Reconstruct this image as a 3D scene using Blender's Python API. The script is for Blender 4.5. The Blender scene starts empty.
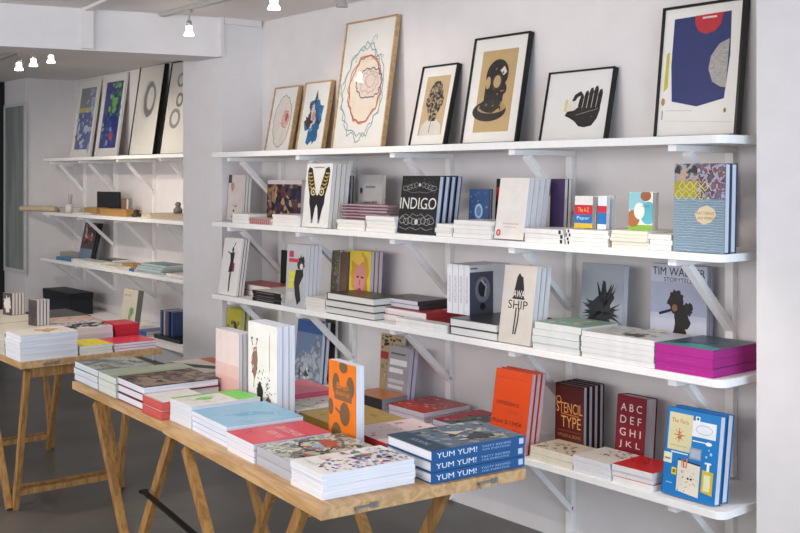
import bpy, bmesh, math, random
from mathutils import Matrix, Vector

# ------------------------------------------------------------------ camera, light, exposure
SC = bpy.context.scene
COL = SC.collection
F, HOR, H = 1060.0, 177.0, 1.6          # focal length in px, horizon row, eye height
FX, FY = -0.774, 0.633                  # viewing direction (level)
cam = bpy.data.objects.new('camera', bpy.data.cameras.new('camera'))
COL.objects.link(cam); SC.camera = cam
cam.location = (0, 0, H)
cam.rotation_euler = (math.pi/2, 0, math.atan2(-FX, FY))
cam.data.sensor_width = 36; cam.data.lens = 36*F/800
cam.data.shift_y = -(266.5-HOR)/800
cam.data.clip_start = 0.05

SC.view_settings.view_transform = 'Standard'
SC.view_settings.look = 'None'
SC.view_settings.gamma = 1
SC.view_settings.use_curve_mapping = False
SC.view_settings.exposure = 0.33

w = bpy.data.worlds.new('world'); SC.world = w; w.use_nodes = True
w.node_tree.nodes['Background'].inputs[0].default_value = (0.90, 0.91, 1.0, 1)
w.node_tree.nodes['Background'].inputs[1].default_value = 0.72

def area(name, loc, target, sx, sy, power, col):
    d = bpy.data.lights.new(name, 'AREA'); d.shape = 'RECTANGLE'; d.size = sx; d.size_y = sy
    d.energy = power; d.color = col
    o = bpy.data.objects.new(name, d); COL.objects.link(o); o.location = loc
    o.rotation_euler = (Vector(target)-Vector(loc)).to_track_quat('-Z', 'Y').to_euler()
    return o
area('shop_window_daylight', (3.2, 1.0, 1.5), (-3.5, 2.6, 1.1), 3.6, 2.6, 165, (0.64, 0.81, 1.0))
area('rear_fill_light', (-3.2, -2.6, 1.9), (-3.4, 3.4, 1.3), 7.0, 1.3, 115, (0.985, 0.965, 0.965))  # added fill without a known source, brightens the wall between the shelves

def spot(loc, target, power, size=0.9, blend=0.6, col=(1.0, 0.90, 0.78), r=0.035):
    d = bpy.data.lights.new('spot_light', 'SPOT'); d.energy = power; d.spot_size = size
    d.spot_blend = blend; d.color = col; d.shadow_soft_size = r
    o = bpy.data.objects.new('spot_light', d); COL.objects.link(o); o.location = loc
    o.rotation_euler = (Vector(target)-Vector(loc)).to_track_quat('-Z', 'Y').to_euler()
    return o
spot((-2.6, 1.75, 2.45), (-2.55, 3.25, 0.5), 45, 0.85)
spot((-4.6, 2.0, 2.45), (-4.4, 3.4, 1.5), 22, 1.3)
spot((-3.3, 1.6, 2.45), (-3.2, 3.4, 1.5), 16, 1.4)
spot((-2.9, 0.9, 2.45), (-2.9, 1.9, 0.74), 48, 1.0)
spot((-7.5, 2.6, 2.3), (-7.7, 3.9, 1.3), 40, 1.5)
spot((-8.5, 2.2, 2.3), (-9.0, 4.0, 1.3), 42, 1.5)
spot((-5.0, 1.3, 2.45), (-5.3, 1.9, 0.74), 46, 1.2)

# ------------------------------------------------------------------ geometry of the place seen from the camera
RX, RY = FY, -FX                        # right vector
def P(px, py, z):                       # point at height z
    t = (z-H)*F/(HOR-py); lat = (px-400)/F*t
    return Vector((FX*t+RX*lat, FY*t+RY*lat, z))
def SX(px, Y):                          # X of a pixel column on a plane parallel to the shelf wall
    k = (px-400)/F
    return Y*(FX+k*RX)/(FY+k*RY)
def SZ(px, py, Y):
    k = (px-400)/F
    return H+(Y/(FY+k*RY))*(HOR-py)/F

D, YF = 3.52, 3.12                      # wall plane, shelf front plane
Z1, Z2, Z3, Z4 = 1.745, 1.336, 0.908, 0.458
XS0, XS1 = -5.58, -2.09                 # shelf ends
DA, YA = 4.2, 3.82                      # alcove wall and shelf front
ZA, ZB, ZC, ZD = 1.78, 1.265, 0.825, 0.33
TZ = 0.74

# ------------------------------------------------------------------ materials
_m = {}
def srgb(c):
    if isinstance(c, str):
        c = c.lstrip('#'); c = c if len(c) == 6 else ''.join(x*2 for x in c); c = [int(c[i:i+2], 16)/255 for i in (0, 2, 4)]
    return tuple(x/12.92 if x <= .04045 else ((x+.055)/1.055)**2.4 for x in c)+(1,)
def mat(c, rough=0.5, metal=0.0, coat=0.0, emit=0.0, vary=0.03):
    key = (c, rough, metal, coat, emit, vary)
    if key in _m: return _m[key]
    m = bpy.data.materials.new('paint'); m.use_nodes = True
    nt = m.node_tree; b = nt.nodes['Principled BSDF']
    b.inputs['Roughness'].default_value = rough; b.inputs['Metallic'].default_value = metal
    b.inputs['Coat Weight'].default_value = coat*.4; b.inputs['Specular IOR Level'].default_value = .3; b.inputs['Coat Roughness'].default_value = 0.12
    col = srgb(c)
    if emit:
        b.inputs['Emission Color'].default_value = col; b.inputs['Emission Strength'].default_value = emit
    if vary:
        tc = nt.nodes.new('ShaderNodeTexCoord'); n = nt.nodes.new('ShaderNodeTexNoise')
        n.inputs['Scale'].default_value = 18; nt.links.new(tc.outputs['Object'], n.inputs['Vector'])
        r = nt.nodes.new('ShaderNodeValToRGB'); nt.links.new(n.outputs['Fac'], r.inputs[0])
        r.color_ramp.elements[0].position = .3; r.color_ramp.elements[1].position = .7
        r.color_ramp.elements[0].color = tuple(x*(1-vary*2) for x in col[:3])+(1,)
        r.color_ramp.elements[1].color = tuple(min(1, x*(1+vary)) for x in col[:3])+(1,)
        nt.links.new(r.outputs[0], b.inputs['Base Color'])
    else: b.inputs['Base Color'].default_value = col
    m.diffuse_color = col
    _m[key] = m; return m
def noisemat(cols, scale=20, kind='noise', rough=0.35, stretch=(1,1,1), soft=False):
    key = ('n', tuple(cols), scale, kind, rough, stretch, soft)
    if key in _m: return _m[key]
    m = bpy.data.materials.new('printed'); m.use_nodes = True
    nt = m.node_tree; b = nt.nodes['Principled BSDF']; b.inputs['Roughness'].default_value = rough; b.inputs['Specular IOR Level'].default_value = .3
    tc = nt.nodes.new('ShaderNodeTexCoord'); mp = nt.nodes.new('ShaderNodeMapping')
    mp.inputs['Scale'].default_value = stretch
    nt.links.new(tc.outputs['Object'], mp.inputs[0])
    if kind == 'noise':
        n = nt.nodes.new('ShaderNodeTexNoise'); n.inputs['Detail'].default_value = 3; out = n.outputs['Fac']
    elif kind == 'wave':
        n = nt.nodes.new('ShaderNodeTexWave'); n.inputs['Distortion'].default_value = 4; n.inputs['Detail'].default_value = 2; n.inputs['Detail Scale'].default_value = 1.5; out = n.outputs['Fac']; n.bands_direction = 'Z'
    else:
        n = nt.nodes.new('ShaderNodeTexVoronoi'); out = n.outputs['Color']
    n.inputs['Scale'].default_value = scale
    nt.links.new(mp.outputs[0], n.inputs['Vector'])
    r = nt.nodes.new('ShaderNodeValToRGB'); nt.links.new(out, r.inputs[0]); cr = r.color_ramp
    if not soft: cr.interpolation = 'CONSTANT'
    k = len(cols); lo, hi = (.3, .7) if kind == 'noise' else ((.05, .95) if kind == 'wave' else (.15, .85))
    while len(cr.elements) < k: cr.elements.new(.5)
    for i, c in enumerate(cols):
        cr.elements[i].position = 0 if i == 0 else lo+(hi-lo)*i/k; cr.elements[i].color = srgb(c)
    nt.links.new(r.outputs[0], b.inputs['Base Color'])
    m.diffuse_color = srgb(cols[0])
    _m[key] = m; return m
def M(c, **k):
    return noisemat(**c) if isinstance(c, dict) else (c if isinstance(c, bpy.types.Material) else mat(c, **k))

def wall_mat(name, c, bump=0.15, scale=9):
    m = bpy.data.materials.new(name); m.use_nodes = True; nt = m.node_tree; b = nt.nodes['Principled BSDF']
    b.inputs['Roughness'].default_value = .75
    tc = nt.nodes.new('ShaderNodeTexCoord'); n = nt.nodes.new('ShaderNodeTexNoise'); n.inputs['Scale'].default_value = scale; n.inputs['Detail'].default_value = 6
    nt.links.new(tc.outputs['Object'], n.inputs['Vector'])
    r = nt.nodes.new('ShaderNodeValToRGB'); r.color_ramp.elements[0].position = .3; r.color_ramp.elements[1].position = .7
    col = srgb(c); r.color_ramp.elements[0].color = tuple(x*.95 for x in col[:3])+(1,); r.color_ramp.elements[1].color = col
    nt.links.new(n.outputs['Fac'], r.inputs[0]); nt.links.new(r.outputs[0], b.inputs['Base Color'])
    bp = nt.nodes.new('ShaderNodeBump'); bp.inputs['Strength'].default_value = bump; bp.inputs['Distance'].default_value = .01
    nt.links.new(n.outputs['Fac'], bp.inputs['Height']); nt.links.new(bp.outputs[0], b.inputs['Normal'])
    return m
WALL = wall_mat('wall_paint', '#e3dedd')
CEIL = wall_mat('ceiling_paint', '#e2ddda', .05)
SHELFW = wall_mat('shelf_paint', '#f4f2f0', .04, 30)
def floor_mat():
    m = bpy.data.materials.new('polished_concrete'); m.use_nodes = True; nt = m.node_tree; b = nt.nodes['Principled BSDF']
    tc = nt.nodes.new('ShaderNodeTexCoord'); n = nt.nodes.new('ShaderNodeTexNoise'); n.inputs['Scale'].default_value = 2.2; n.inputs['Detail'].default_value = 8
    nt.links.new(tc.outputs['Object'], n.inputs['Vector'])
    r = nt.nodes.new('ShaderNodeValToRGB'); r.color_ramp.elements[0].position = .3; r.color_ramp.elements[1].position = .7
    r.color_ramp.elements[0].color = srgb('#4f4c48'); r.color_ramp.elements[1].color = srgb('#6a6660')
    nt.links.new(n.outputs['Fac'], r.inputs[0]); nt.links.new(r.outputs[0], b.inputs['Base Color'])
    b.inputs['Roughness'].default_value = .38
    return m
def wood_mat(name, c1, c2, sc=(1.2, 14, 14)):
    m = bpy.data.materials.new(name); m.use_nodes = True; nt = m.node_tree; b = nt.nodes['Principled BSDF']
    tc = nt.nodes.new('ShaderNodeTexCoord'); mp = nt.nodes.new('ShaderNodeMapping'); mp.inputs['Scale'].default_value = sc
    nt.links.new(tc.outputs['Object'], mp.inputs[0])
    n = nt.nodes.new('ShaderNodeTexNoise'); n.inputs['Scale'].default_value = 2.4; n.inputs['Detail'].default_value = 5; n.inputs['Distortion'].default_value = .35
    nt.links.new(mp.outputs[0], n.inputs['Vector'])
    wv = nt.nodes.new('ShaderNodeMath'); wv.operation = 'MULTIPLY'; wv.inputs[1].default_value = 9
    fr = nt.nodes.new('ShaderNodeMath'); fr.operation = 'PINGPONG'; fr.inputs[1].default_value = 1
    nt.links.new(n.outputs['Fac'], wv.inputs[0]); nt.links.new(wv.outputs[0], fr.inputs[0])
    r = nt.nodes.new('ShaderNodeValToRGB'); r.color_ramp.elements[0].color = srgb(c1); r.color_ramp.elements[1].color = srgb(c2)
    nt.links.new(fr.outputs[0], r.inputs[0]); nt.links.new(r.outputs[0], b.inputs['Base Color'])
    b.inputs['Roughness'].default_value = .45
    return m
PINE = wood_mat('pine_board', '#b28a5a', '#cda878', (1.0, 7, 7))
LEGW = wood_mat('pine_leg', '#8a6238', '#ad8148', (8, 8, 1.2))
FRAMEW = wood_mat('frame_wood', '#b08a5c', '#c9a87c')

# ------------------------------------------------------------------ mesh helpers
def box(bm, a, b, mi=0, mtx=None):
    vs = [bm.verts.new((x, y, z)) for z in (a[2], b[2]) for y in (a[1], b[1]) for x in (a[0], b[0])]
    if mtx: bmesh.ops.transform(bm, matrix=mtx, verts=vs)
    for q in ((0,2,3,1),(4,5,7,6),(0,1,5,4),(2,6,7,3),(0,4,6,2),(1,3,7,5)):
        f = bm.faces.new([vs[i] for i in q]); f.material_index = mi
    return vs
def bar(bm, p, q, wx, wy, up=(0,0,1), mi=0):
    p, q = Vector(p), Vector(q); d = q-p; L = d.length; z = d.normalized()
    x = Vector(up).cross(z)
    if x.length < 1e-4: x = Vector((1,0,0))
    x.normalize(); y = z.cross(x)
    m = Matrix((x, y, z)).transposed().to_4x4(); m.translation = p
    return box(bm, (-wx/2, -wy/2, 0), (wx/2, wy/2, L), mi, m)
def tube(bm, p, q, r1, r2=None, seg=16, mi=0):
    r2 = r1 if r2 is None else r2
    p, q = Vector(p), Vector(q); m = (q-p).to_track_quat('Z', 'Y').to_matrix().to_4x4(); m.translation = (p+q)/2
    n0 = len(bm.faces)
    bmesh.ops.create_cone(bm, cap_ends=True, segments=seg, radius1=r1, radius2=r2, depth=(q-p).length, matrix=m)
    bm.faces.ensure_lookup_table()
    for f in bm.faces[n0:]: f.material_index = mi
def lathe(bm, prof, c=(0,0,0), seg=20, mi=0):
    rings = []
    for r, z in prof:
        rings.append([bm.verts.new((c[0]+r*math.cos(2*math.pi*i/seg), c[1]+r*math.sin(2*math.pi*i/seg), c[2]+z)) for i in range(seg)])
    for a, b in zip(rings, rings[1:]):
        for i in range(seg):
            f = bm.faces.new((a[i], a[(i+1)%seg], b[(i+1)%seg], b[i])); f.material_index = mi; f.smooth = True
def link(name, bm, mats, parent=None, loc=None, bevel=0):
    me = bpy.data.meshes.new(name); bm.to_mesh(me); bm.free()
    for m in (mats if isinstance(mats, (list, tuple)) else [mats]): me.materials.append(m)
    o = bpy.data.objects.new(name, me); COL.objects.link(o)
    if parent: o.parent = parent
    if loc: o.location = loc
    if bevel:
        b = o.modifiers.new('bevel', 'BEVEL'); b.width = bevel; b.segments = 2; b.limit_method = 'ANGLE'
    return o
def empty(name, loc, rz=0, label=None, cat=None, group=None):
    o = bpy.data.objects.new(name, None); COL.objects.link(o); o.location = loc; o.rotation_euler = (0, 0, rz)
    o.empty_display_size = .05
    return tag(o, label, cat, group)
def tag(o, label=None, cat=None, group=None, kind=None):
    if label: o['label'] = label
    if cat: o['category'] = cat
    if group: o['group'] = group
    if kind: o['kind'] = kind
    return o
def copy_tree(o, parent=None):
    c = o.copy(); COL.objects.link(c); c.parent = parent
    for ch in list(o.children): copy_tree(ch, c)
    return c

# ------------------------------------------------------------------ text and printed artwork
_txt = {}
def text_geo(s):
    if s in _txt: return _txt[s]
    cu = bpy.data.curves.new('lettering', 'FONT'); cu.body = s; cu.size = 1; cu.align_x = 'CENTER'; cu.resolution_u = 3; cu.space_line = .95
    o = bpy.data.objects.new('lettering', cu); COL.objects.link(o)
    bpy.context.view_layer.update()
    me = bpy.data.meshes.new_from_object(o.evaluated_get(bpy.context.evaluated_depsgraph_get()))
    vs = [v.co.copy() for v in me.vertices]; fs = [tuple(p.vertices) for p in me.polygons]
    bpy.data.objects.remove(o); bpy.data.curves.remove(cu); bpy.data.meshes.remove(me)
    x0, x1 = min(v.x for v in vs), max(v.x for v in vs); y0, y1 = min(v.y for v in vs), max(v.y for v in vs)
    vs = [((v.x-(x0+x1)/2)/(x1-x0), (v.y-(y0+y1)/2)/(y1-y0)) for v in vs]
    _txt[s] = (vs, fs); return _txt[s]

class Art:
    """prints flat coloured shapes on a rectangle: origin o, axes U, V (full length), normal n"""
    def __init__(s, bm, mats, o, U, V, n):
        s.bm, s.mats, s.o, s.U, s.V, s.n, s.k = bm, mats, Vector(o), Vector(U), Vector(V), Vector(n), 0
        s.asp = s.U.length/s.V.length
    def mi(s, c):
        m = M(c, rough=.45)
        if m not in s.mats: s.mats.append(m)
        return s.mats.index(m)
    def pt(s, u, v): return s.o+s.U*u+s.V*v+s.n*(.00025+.00006*s.k)
    def poly(s, pts, c, bump=True):
        pts = [(min(1, max(0, u)), min(1, max(0, v))) for u, v in pts]
        vs = [s.bm.verts.new(s.pt(u, v)) for u, v in pts]
        f = s.bm.faces.new(vs); f.material_index = s.mi(c); f.normal_update()
        if f.normal.dot(s.n) < 0: f.normal_flip()
        if bump: s.k += 1
    def line(s, pts, wd, c):
        for (a, b), (p, q) in zip(pts, pts[1:]):
            du, dv = (p-a)*s.asp, q-b; L = math.hypot(du, dv) or 1
            nu, nv = -dv/L*wd/2/s.asp, du/L*wd/2
            s.poly([(a+nu, b+nv), (p+nu, q+nv), (p-nu, q-nv), (a-nu, b-nv)], c, False)
        s.k += 1
    def draw(s, items):
        for it in items:
            t = it[0]
            if t == 'r': _, a, b, c, d, col = it; s.poly([(a,b),(c,b),(c,d),(a,d)], col)
            elif t == 'p': s.poly(it[1], it[2])
            elif t == 'l': s.line(it[1], it[2], it[3])
            elif t == 'e':
                _, cu, cv, ru, rv, col = it[:6]; rnd = random.Random(it[6]) if len(it) > 6 else None
                j = it[7] if len(it) > 7 else .3
                s.poly([(cu+ru*k_*math.cos(a), cv+rv*k_*math.sin(a)) for a, k_ in ((2*math.pi*i/24, 1+(rnd.uniform(-j, j) if rnd else 0)) for i in range(24))], col)
            elif t == 'burst':
                _, seed, n, cu, cv, r0, r1, wd, a0, a1, col = it; rnd = random.Random(seed)
                for i in range(n):
                    a = math.radians(rnd.uniform(a0, a1)); r = rnd.uniform(r0, r1); w_ = wd*rnd.uniform(.5, 1.2)
                    s.poly([(cu-w_*math.sin(a)/s.asp, cv+w_*math.cos(a)), (cu+r*.6*math.cos(a)/s.asp-w_*math.sin(a)/s.asp, cv+r*.6*math.sin(a)+w_*math.cos(a)), (cu+r*math.cos(a)/s.asp, cv+r*math.sin(a)), (cu+w_*math.sin(a)/s.asp, cv-w_*math.cos(a))], col, i % 5 == 4)
                s.k += 1
            elif t == 'ring':
                _, cu, cv, ru, rv, wd, col, seed, j = it; rnd = random.Random(seed); n = 40
                k_ = [1+rnd.uniform(-j, j) for _ in range(n)]
                pts = [(cu+ru*k_[i%n]*math.cos(2*math.pi*i/n), cv+rv*k_[i%n]*math.sin(2*math.pi*i/n)) for i in range(n+1)]
                s.line(pts, wd, col)
            elif t == 's':
                _, seed, n, u0, v0, u1, v1, sz, cols = it; rnd = random.Random(seed)
                for i in range(n):
                    cu, cv = rnd.uniform(u0, u1), rnd.uniform(v0, v1); r = sz*rnd.uniform(.4, 1.2); m_ = rnd.randint(5, 8); e = rnd.uniform(.5, 1.6)
                    s.poly([(cu+r*e/s.asp*math.cos(2*math.pi*q/m_)*rnd.uniform(.6, 1.2), cv+r/e*math.sin(2*math.pi*q/m_)*rnd.uniform(.6, 1.2)) for q in range(m_)], rnd.choice(cols), i % 6 == 5)
                s.k += 1
            elif t == 't':
                _, tx, cu, cv, wu, hv, col = it; vs, fs = text_geo(tx); m_ = s.mi(col)
                bv = [s.bm.verts.new(s.pt(cu+x*wu, cv+y*hv)) for x, y in vs]
                for f in fs:
                    try: g = s.bm.faces.new([bv[i] for i in f])
                    except ValueError: continue
                    g.material_index = m_; g.normal_update()
                    if g.normal.dot(s.n) < 0: g.normal_flip()
                s.k += 1

# ------------------------------------------------------------------ books
def book_meshes(w, h, t, c, hard=False, art=(), spine=None, spine_art=(), page='#f1eee8', back=None, mtx=None):
    bt, ov = (.0026, .0035) if hard else (.0010, .0008)
    if t < .012: bt = min(bt, .0009)
    bm = bmesh.new(); mats = [M(c, rough=.35, coat=.15)]
    sp = M(spine, rough=.35) if spine else mats[0]
    bk = M(back, rough=.35) if back else mats[0]
    for m in (sp, bk):
        if m not in mats: mats.append(m)
    box(bm, (0, 0, 0), (w, bt, h)); box(bm, (0, t-bt, 0), (w, t, h), mats.index(bk)); box(bm, (-.0004, 0, 0), (bt, t, h), mats.index(sp))
    A = Art(bm, mats, (0, 0, 0), (w, 0, 0), (0, 0, h), (0, -1, 0)); A.draw(art)
    S = Art(bm, mats, (-.0004, t, h), (0, 0, -h), (0, -t, 0), (-1, 0, 0)); S.draw(spine_art)
    bmesh.ops.transform(bm, matrix=mtx, verts=bm.verts)
    bp = bmesh.new(); box(bp, (bt, bt, ov), (w-ov*1.3, t-bt, h-ov)); bmesh.ops.transform(bp, matrix=mtx, verts=bp.verts)
    return bm, mats, bp, page
def page_mat(c, vertical=True):
    key = ('page', c, vertical)
    if key in _m: return _m[key]
    m = bpy.data.materials.new('page_edges'); m.use_nodes = True; nt = m.node_tree; b = nt.nodes['Principled BSDF']
    b.inputs['Roughness'].default_value = .8
    tc = nt.nodes.new('ShaderNodeTexCoord'); n = nt.nodes.new('ShaderNodeTexNoise'); n.inputs['Scale'].default_value = 260; n.inputs['Detail'].default_value = 1
    mp = nt.nodes.new('ShaderNodeMapping'); mp.inputs['Scale'].default_value = (.02, 1, .02) if vertical else (.02, .02, 1)
    nt.links.new(tc.outputs['Object'], mp.inputs[0]); nt.links.new(mp.outputs[0], n.inputs['Vector'])
    r = nt.nodes.new('ShaderNodeValToRGB'); col = srgb(c); r.color_ramp.elements[0].position = .35; r.color_ramp.elements[1].position = .65
    r.color_ramp.elements[0].color = tuple(x*.84 for x in col[:3])+(1,); r.color_ramp.elements[1].color = col
    nt.links.new(n.outputs['Fac'], r.inputs[0]); nt.links.new(r.outputs[0], b.inputs['Base Color'])
    _m[key] = m; return m
def tstack(desc, fr, x0, x1, y0, y1, h, n, spec, spine='left', zb=None, rel=0, **k):
    """stack laid out in a table's own coordinates"""
    zb = TZ if zb is None else zb; lx, ly = (x0+x1)/2, (y0+y1)/2; c, s = math.cos(fr[1]), math.sin(fr[1])
    return stack(desc, n, (fr[0].x+lx*c-ly*s, fr[0].y+lx*s+ly*c), fr[1]+rel, x1-x0, y1-y0, zb, h/n-.0006, spec, spine, jit=k.pop('jit', .003), **k)
def trow(desc, fr, x, y, w, h, t, n, spec, gap=.003, zb=None, kind='paperback_book', rel=0, art_all=False):
    zb = TZ if zb is None else zb; c, s = math.cos(fr[1]+rel), math.sin(fr[1]+rel); c0, s0 = math.cos(fr[1]), math.sin(fr[1])
    for i in range(n):
        o = make_book(kind, 'book', 'stand', w, h, t, spec if i == 0 or art_all else dict(spec, art=()))
        q = i*(t+gap); o.location = (fr[0].x+x*c0-y*s0-q*s, fr[0].y+x*s0+y*c0+q*c, zb+.0008); o.rotation_euler = (0, 0, fr[1]+rel)
        o['label'] = desc+((', '+ROW[n][i]) if n > 1 else '')
        if n > 1: o['group'] = desc
SPR = {'left': 0, 'front': math.pi/2, 'right': math.pi, 'back': -math.pi/2}
def make_book(kind, cat, pose, a, b, t, spec, spine_side='left', tilt=0):
    """pose 'flat': footprint a (x) by b (y), origin at bottom centre. pose 'stand': width a, height b, origin at front bottom left"""
    if pose == 'flat':
        wd, hh = (a, b) if spine_side in ('left', 'right') else (b, a)
        mt = Matrix.Rotation(SPR[spine_side], 4, 'Z') @ Matrix.Translation((-wd/2, -hh/2, t)) @ Matrix.Rotation(-math.pi/2, 4, 'X')
    else:
        wd, hh = a, b
        mt = Matrix.Translation((0, 0, t*math.sin(tilt))) @ Matrix.Rotation(-tilt, 4, 'X')
    bm, mats, bp, pg = book_meshes(wd, hh, t, mtx=mt, **spec)
    root = empty(kind, (0, 0, 0))
    link('cover', bm, mats, root); link('pages', bp, page_mat(pg, pose == 'stand'), root)
    root['category'] = cat
    return root
POS = {1: [''], 2: ['lower of the two', 'upper of the two'], 3: ['bottom of the three', 'middle of the three', 'top of the three'],
       4: ['bottom of the stack', 'second from bottom', 'third from bottom', 'top of the stack']}
def stack(desc, n, centre, yaw, a, b, z, t, spec, spine='left', kind='paperback_book', cat='book', jit=.006, group=None, seed=0, over=None):
    """n flat books; desc is the label's beginning. over = spec of the top book if it differs"""
    rnd = random.Random(len(desc)*31+n+seed)
    pos = POS.get(n) or ['bottom of the pile']+['%s from bottom of the pile' % q for q in ('second', 'third', 'fourth', 'fifth', 'sixth', 'seventh')][:n-2]+['top of the pile']
    lower = dict(spec)
    if n > 1: lower['art'] = ()
    first = None; out = []
    for i in range(n):
        top = i == n-1
        if top: o = make_book(kind, cat, 'flat', a, b, t, over or spec, spine)
        elif first is None: o = first = make_book(kind, cat, 'flat', a, b, t, lower, spine)
        else: o = copy_tree(first)
        j = 0 if i == 0 else 1
        dx, dy = rnd.uniform(-jit, jit)*j, rnd.uniform(-jit, jit)*j
        c, s = math.cos(yaw), math.sin(yaw)
        o.location = (centre[0]+dx*c-dy*s, centre[1]+dx*s+dy*c, z+i*(t+.0006)+.0005)
        o.rotation_euler = (0, 0, yaw+rnd.uniform(-jit, jit)*2*j)
        o['label'] = desc+((', '+pos[i]) if pos[i] else '')
        if n > 1: o['group'] = group or desc
        out.append(o)
    return out
def shelf_stack(desc, px0, px1, y, b, z, n, t, spec, spine='left', **k):
    """front face at depth y between two pixel columns"""
    x0, x1 = SX(px0, y), SX(px1, y)
    return stack(desc, n, ((x0+x1)/2, y+b/2), k.pop('yaw', 0), x1-x0, b, z, t, spec, spine, **k)
def px_stack(desc, L, N, R, yb, zb, n, spec, spine='left', total=None, shrink=0, **k):
    """top face corners left, near, right in the photograph; yb = row where the near edge meets its support"""
    t_ = (H-zb)*F/(yb-HOR); zt = zb+(yb-N[1])*t_/F if total is None else zb+total
    pl, pn, pr = P(*L, zt), P(*N, zt), P(*R, zt)
    ex = (pn-pl); ey = (pr-pn); a, b = ex.length, ey.length
    yaw = (math.atan2(ex.y, ex.x)*a+(math.atan2(ey.y, ey.x)-math.pi/2)*b)/(a+b)
    a, b = k.pop('a', a), k.pop('b', b)
    c, s = math.cos(yaw), math.sin(yaw)
    cen = (pn.x-a/2*c-b/2*s, pn.y-a/2*s+b/2*c)
    th = (zt-zb)/n-.0006
    return stack(desc, n, cen, yaw, a, b, zb, th, spec, spine, **k)
ROW = {1: [''], 2: ['front one of two', 'rear one of two'], 3: ['front of the three', 'middle of the three', 'rearmost of the three'],
       4: ['front of the four', 'second of the four', 'third of the four', 'rearmost of the four'],
       5: ['front of the row', 'second from front', 'third from front', 'fourth from front', 'rearmost of the row']}
def stand(desc, px0, px1, ytop, y, z, n, t, spec, tilt=9, yaw=0, w=None, gap=.004, dx=0, kind='paperback_book', cat='book', group=None, h=None, untilt=0):
    tl = math.radians(tilt); x0, x1 = SX(px0, y), SX(px1, y)
    wd = (w or (x1-x0)/math.cos(yaw)) if abs(yaw) < 1.2 else w
    if h is None:
        h = .25
        for _ in range(6): h = (SZ(px0, ytop, y+h*math.sin(tl))-z-t*math.sin(tl))/math.cos(tl)
    first = None; out = []
    step = (t+gap)/math.cos(tl)
    for i in range(n):
        if i == 0: o = first = make_book(kind, cat, 'stand', wd, h, t, spec, tilt=tl)
        elif i == 1 and spec.get('art'):
            o = make_book(kind, cat, 'stand', wd, h, t, dict(spec, art=()), tilt=tl); first = o
        else: o = copy_tree(first)
        o.location = (x0+i*(dx+step*math.sin(-yaw)), y+i*step*math.cos(yaw), z+.0008)
        o.rotation_euler = (0, 0, yaw)
        o['label'] = desc+((', '+ROW[n][i]) if n > 1 else '')
        if n > 1: o['group'] = group or desc
        out.append(o)
    return out

# ------------------------------------------------------------------ the room
def struct(name, boxes, m):
    bm = bmesh.new()
    for a, b in boxes: box(bm, a, b)
    return tag(link(name, bm, m), kind='structure')
CZ = 2.567
struct('floor', [((-13, -3, -.1), (3.5, 4.6, 0))], floor_mat())
struct('ceiling', [((-13, -3, CZ), (3.5, 4.6, CZ+.1))], CEIL)
struct('wall_shelves', [((-5.7, D, 0), (-2.0, D+.2, CZ))], WALL)
struct('wall_pier_left', [((-6.163, 3.237, 0), (-5.665, 4.45, CZ))], WALL)
struct('wall_pier_right', [((-2.035, 3.24, 0), (3.5, 3.72, CZ))], WALL)
struct('wall_alcove', [((-10.4, DA, 0), (-6.1, DA+.2, CZ))], WALL)
struct('wall_far_left', [((-12.6, 3.72, 0), (-10.33, 4.45, CZ))], WALL)
struct('wall_end', [((-12.8, -3, 0), (-12.6, 4.6, CZ))], WALL)
# beam, slightly skewed to the shelf wall
b0 = Vector((-5.665, 3.24, 0)); bd = Vector((-.30, -1.23, 0)).normalized(); bn = Vector((bd.y, -bd.x, 0))
if bn.x > 0: bn = -bn
bm = bmesh.new(); q = [b0, b0+bd*5.5, b0+bd*5.5+bn*.31, b0+bn*.31]
lo = [bm.verts.new((v.x, v.y, 2.328)) for v in q]; hi = [bm.verts.new((v.x, v.y, CZ)) for v in q]
bm.faces.new(lo); bm.faces.new(hi)
for i in range(4): bm.faces.new((lo[i], lo[(i+1)%4], hi[(i+1)%4], hi[i]))
bmesh.ops.recalc_face_normals(bm, faces=bm.faces)
tag(link('ceiling_beam', bm, WALL), kind='structure')
# cable duct across ceiling and down the beam
bm = bmesh.new(); p = b0+bd*.80; n_ = -bn
box(bm, (0, -.032, 2.335), (.034, .032, CZ), 0, Matrix.Translation((p.x, p.y, 0)) @ Matrix.Rotation(math.atan2(n_.y, n_.x), 4, 'Z'))
bar(bm, (p.x, p.y, CZ-.007), (p.x+2.2, p.y-.25, CZ-.010), .05, .02)
tag(link('trim_1', bm, CEIL), kind='structure')
bm = bmesh.new(); box(bm, (-5.70, 3.215, 2.328), (-5.64, 3.236, CZ)); box(bm, (-5.664, 3.24, 2.53), (-5.64, 3.5, CZ))
tag(link('trim_2', bm, WALL), kind='structure')
# tall panel window at the far left
wx0, wx1 = SX(3, 3.70), SX(24.5, 3.70); z0, z1 = .65, 2.33
wr = empty('window_1', (0, 0, 0)); wr['kind'] = 'structure'
bm = bmesh.new()
for a, b in (((wx0, 3.705, z0), (wx0+.035, 3.7195, z1)), ((wx1-.04, 3.705, z0), (wx1, 3.7195, z1)), ((wx0+.036, 3.706, z0), (wx1-.041, 3.7195, z0+.04)), ((wx0+.036, 3.706, z1-.03), (wx1-.041, 3.7195, z1))): box(bm, a, b)
link('window_frame', bm, mat('#cfcfca'), wr)
bm = bmesh.new(); box(bm, (wx0+.03, 3.712, z0+.03), (wx1-.03, 3.718, z1-.03))
link('window_glass', bm, noisemat(['#6d746f', '#7d857f', '#8d948e'], 3, 'noise', .25, (3, 1, .4), True), wr)
bm = bmesh.new(); box(bm, (-12.6, 3.66, 0), (wx0-.01, 3.719, CZ)); tag(link('dark_doorway_1', bm, mat('#1f1f1f')), kind='structure')  # black slab put in for the darkness of the doorway gap

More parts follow.
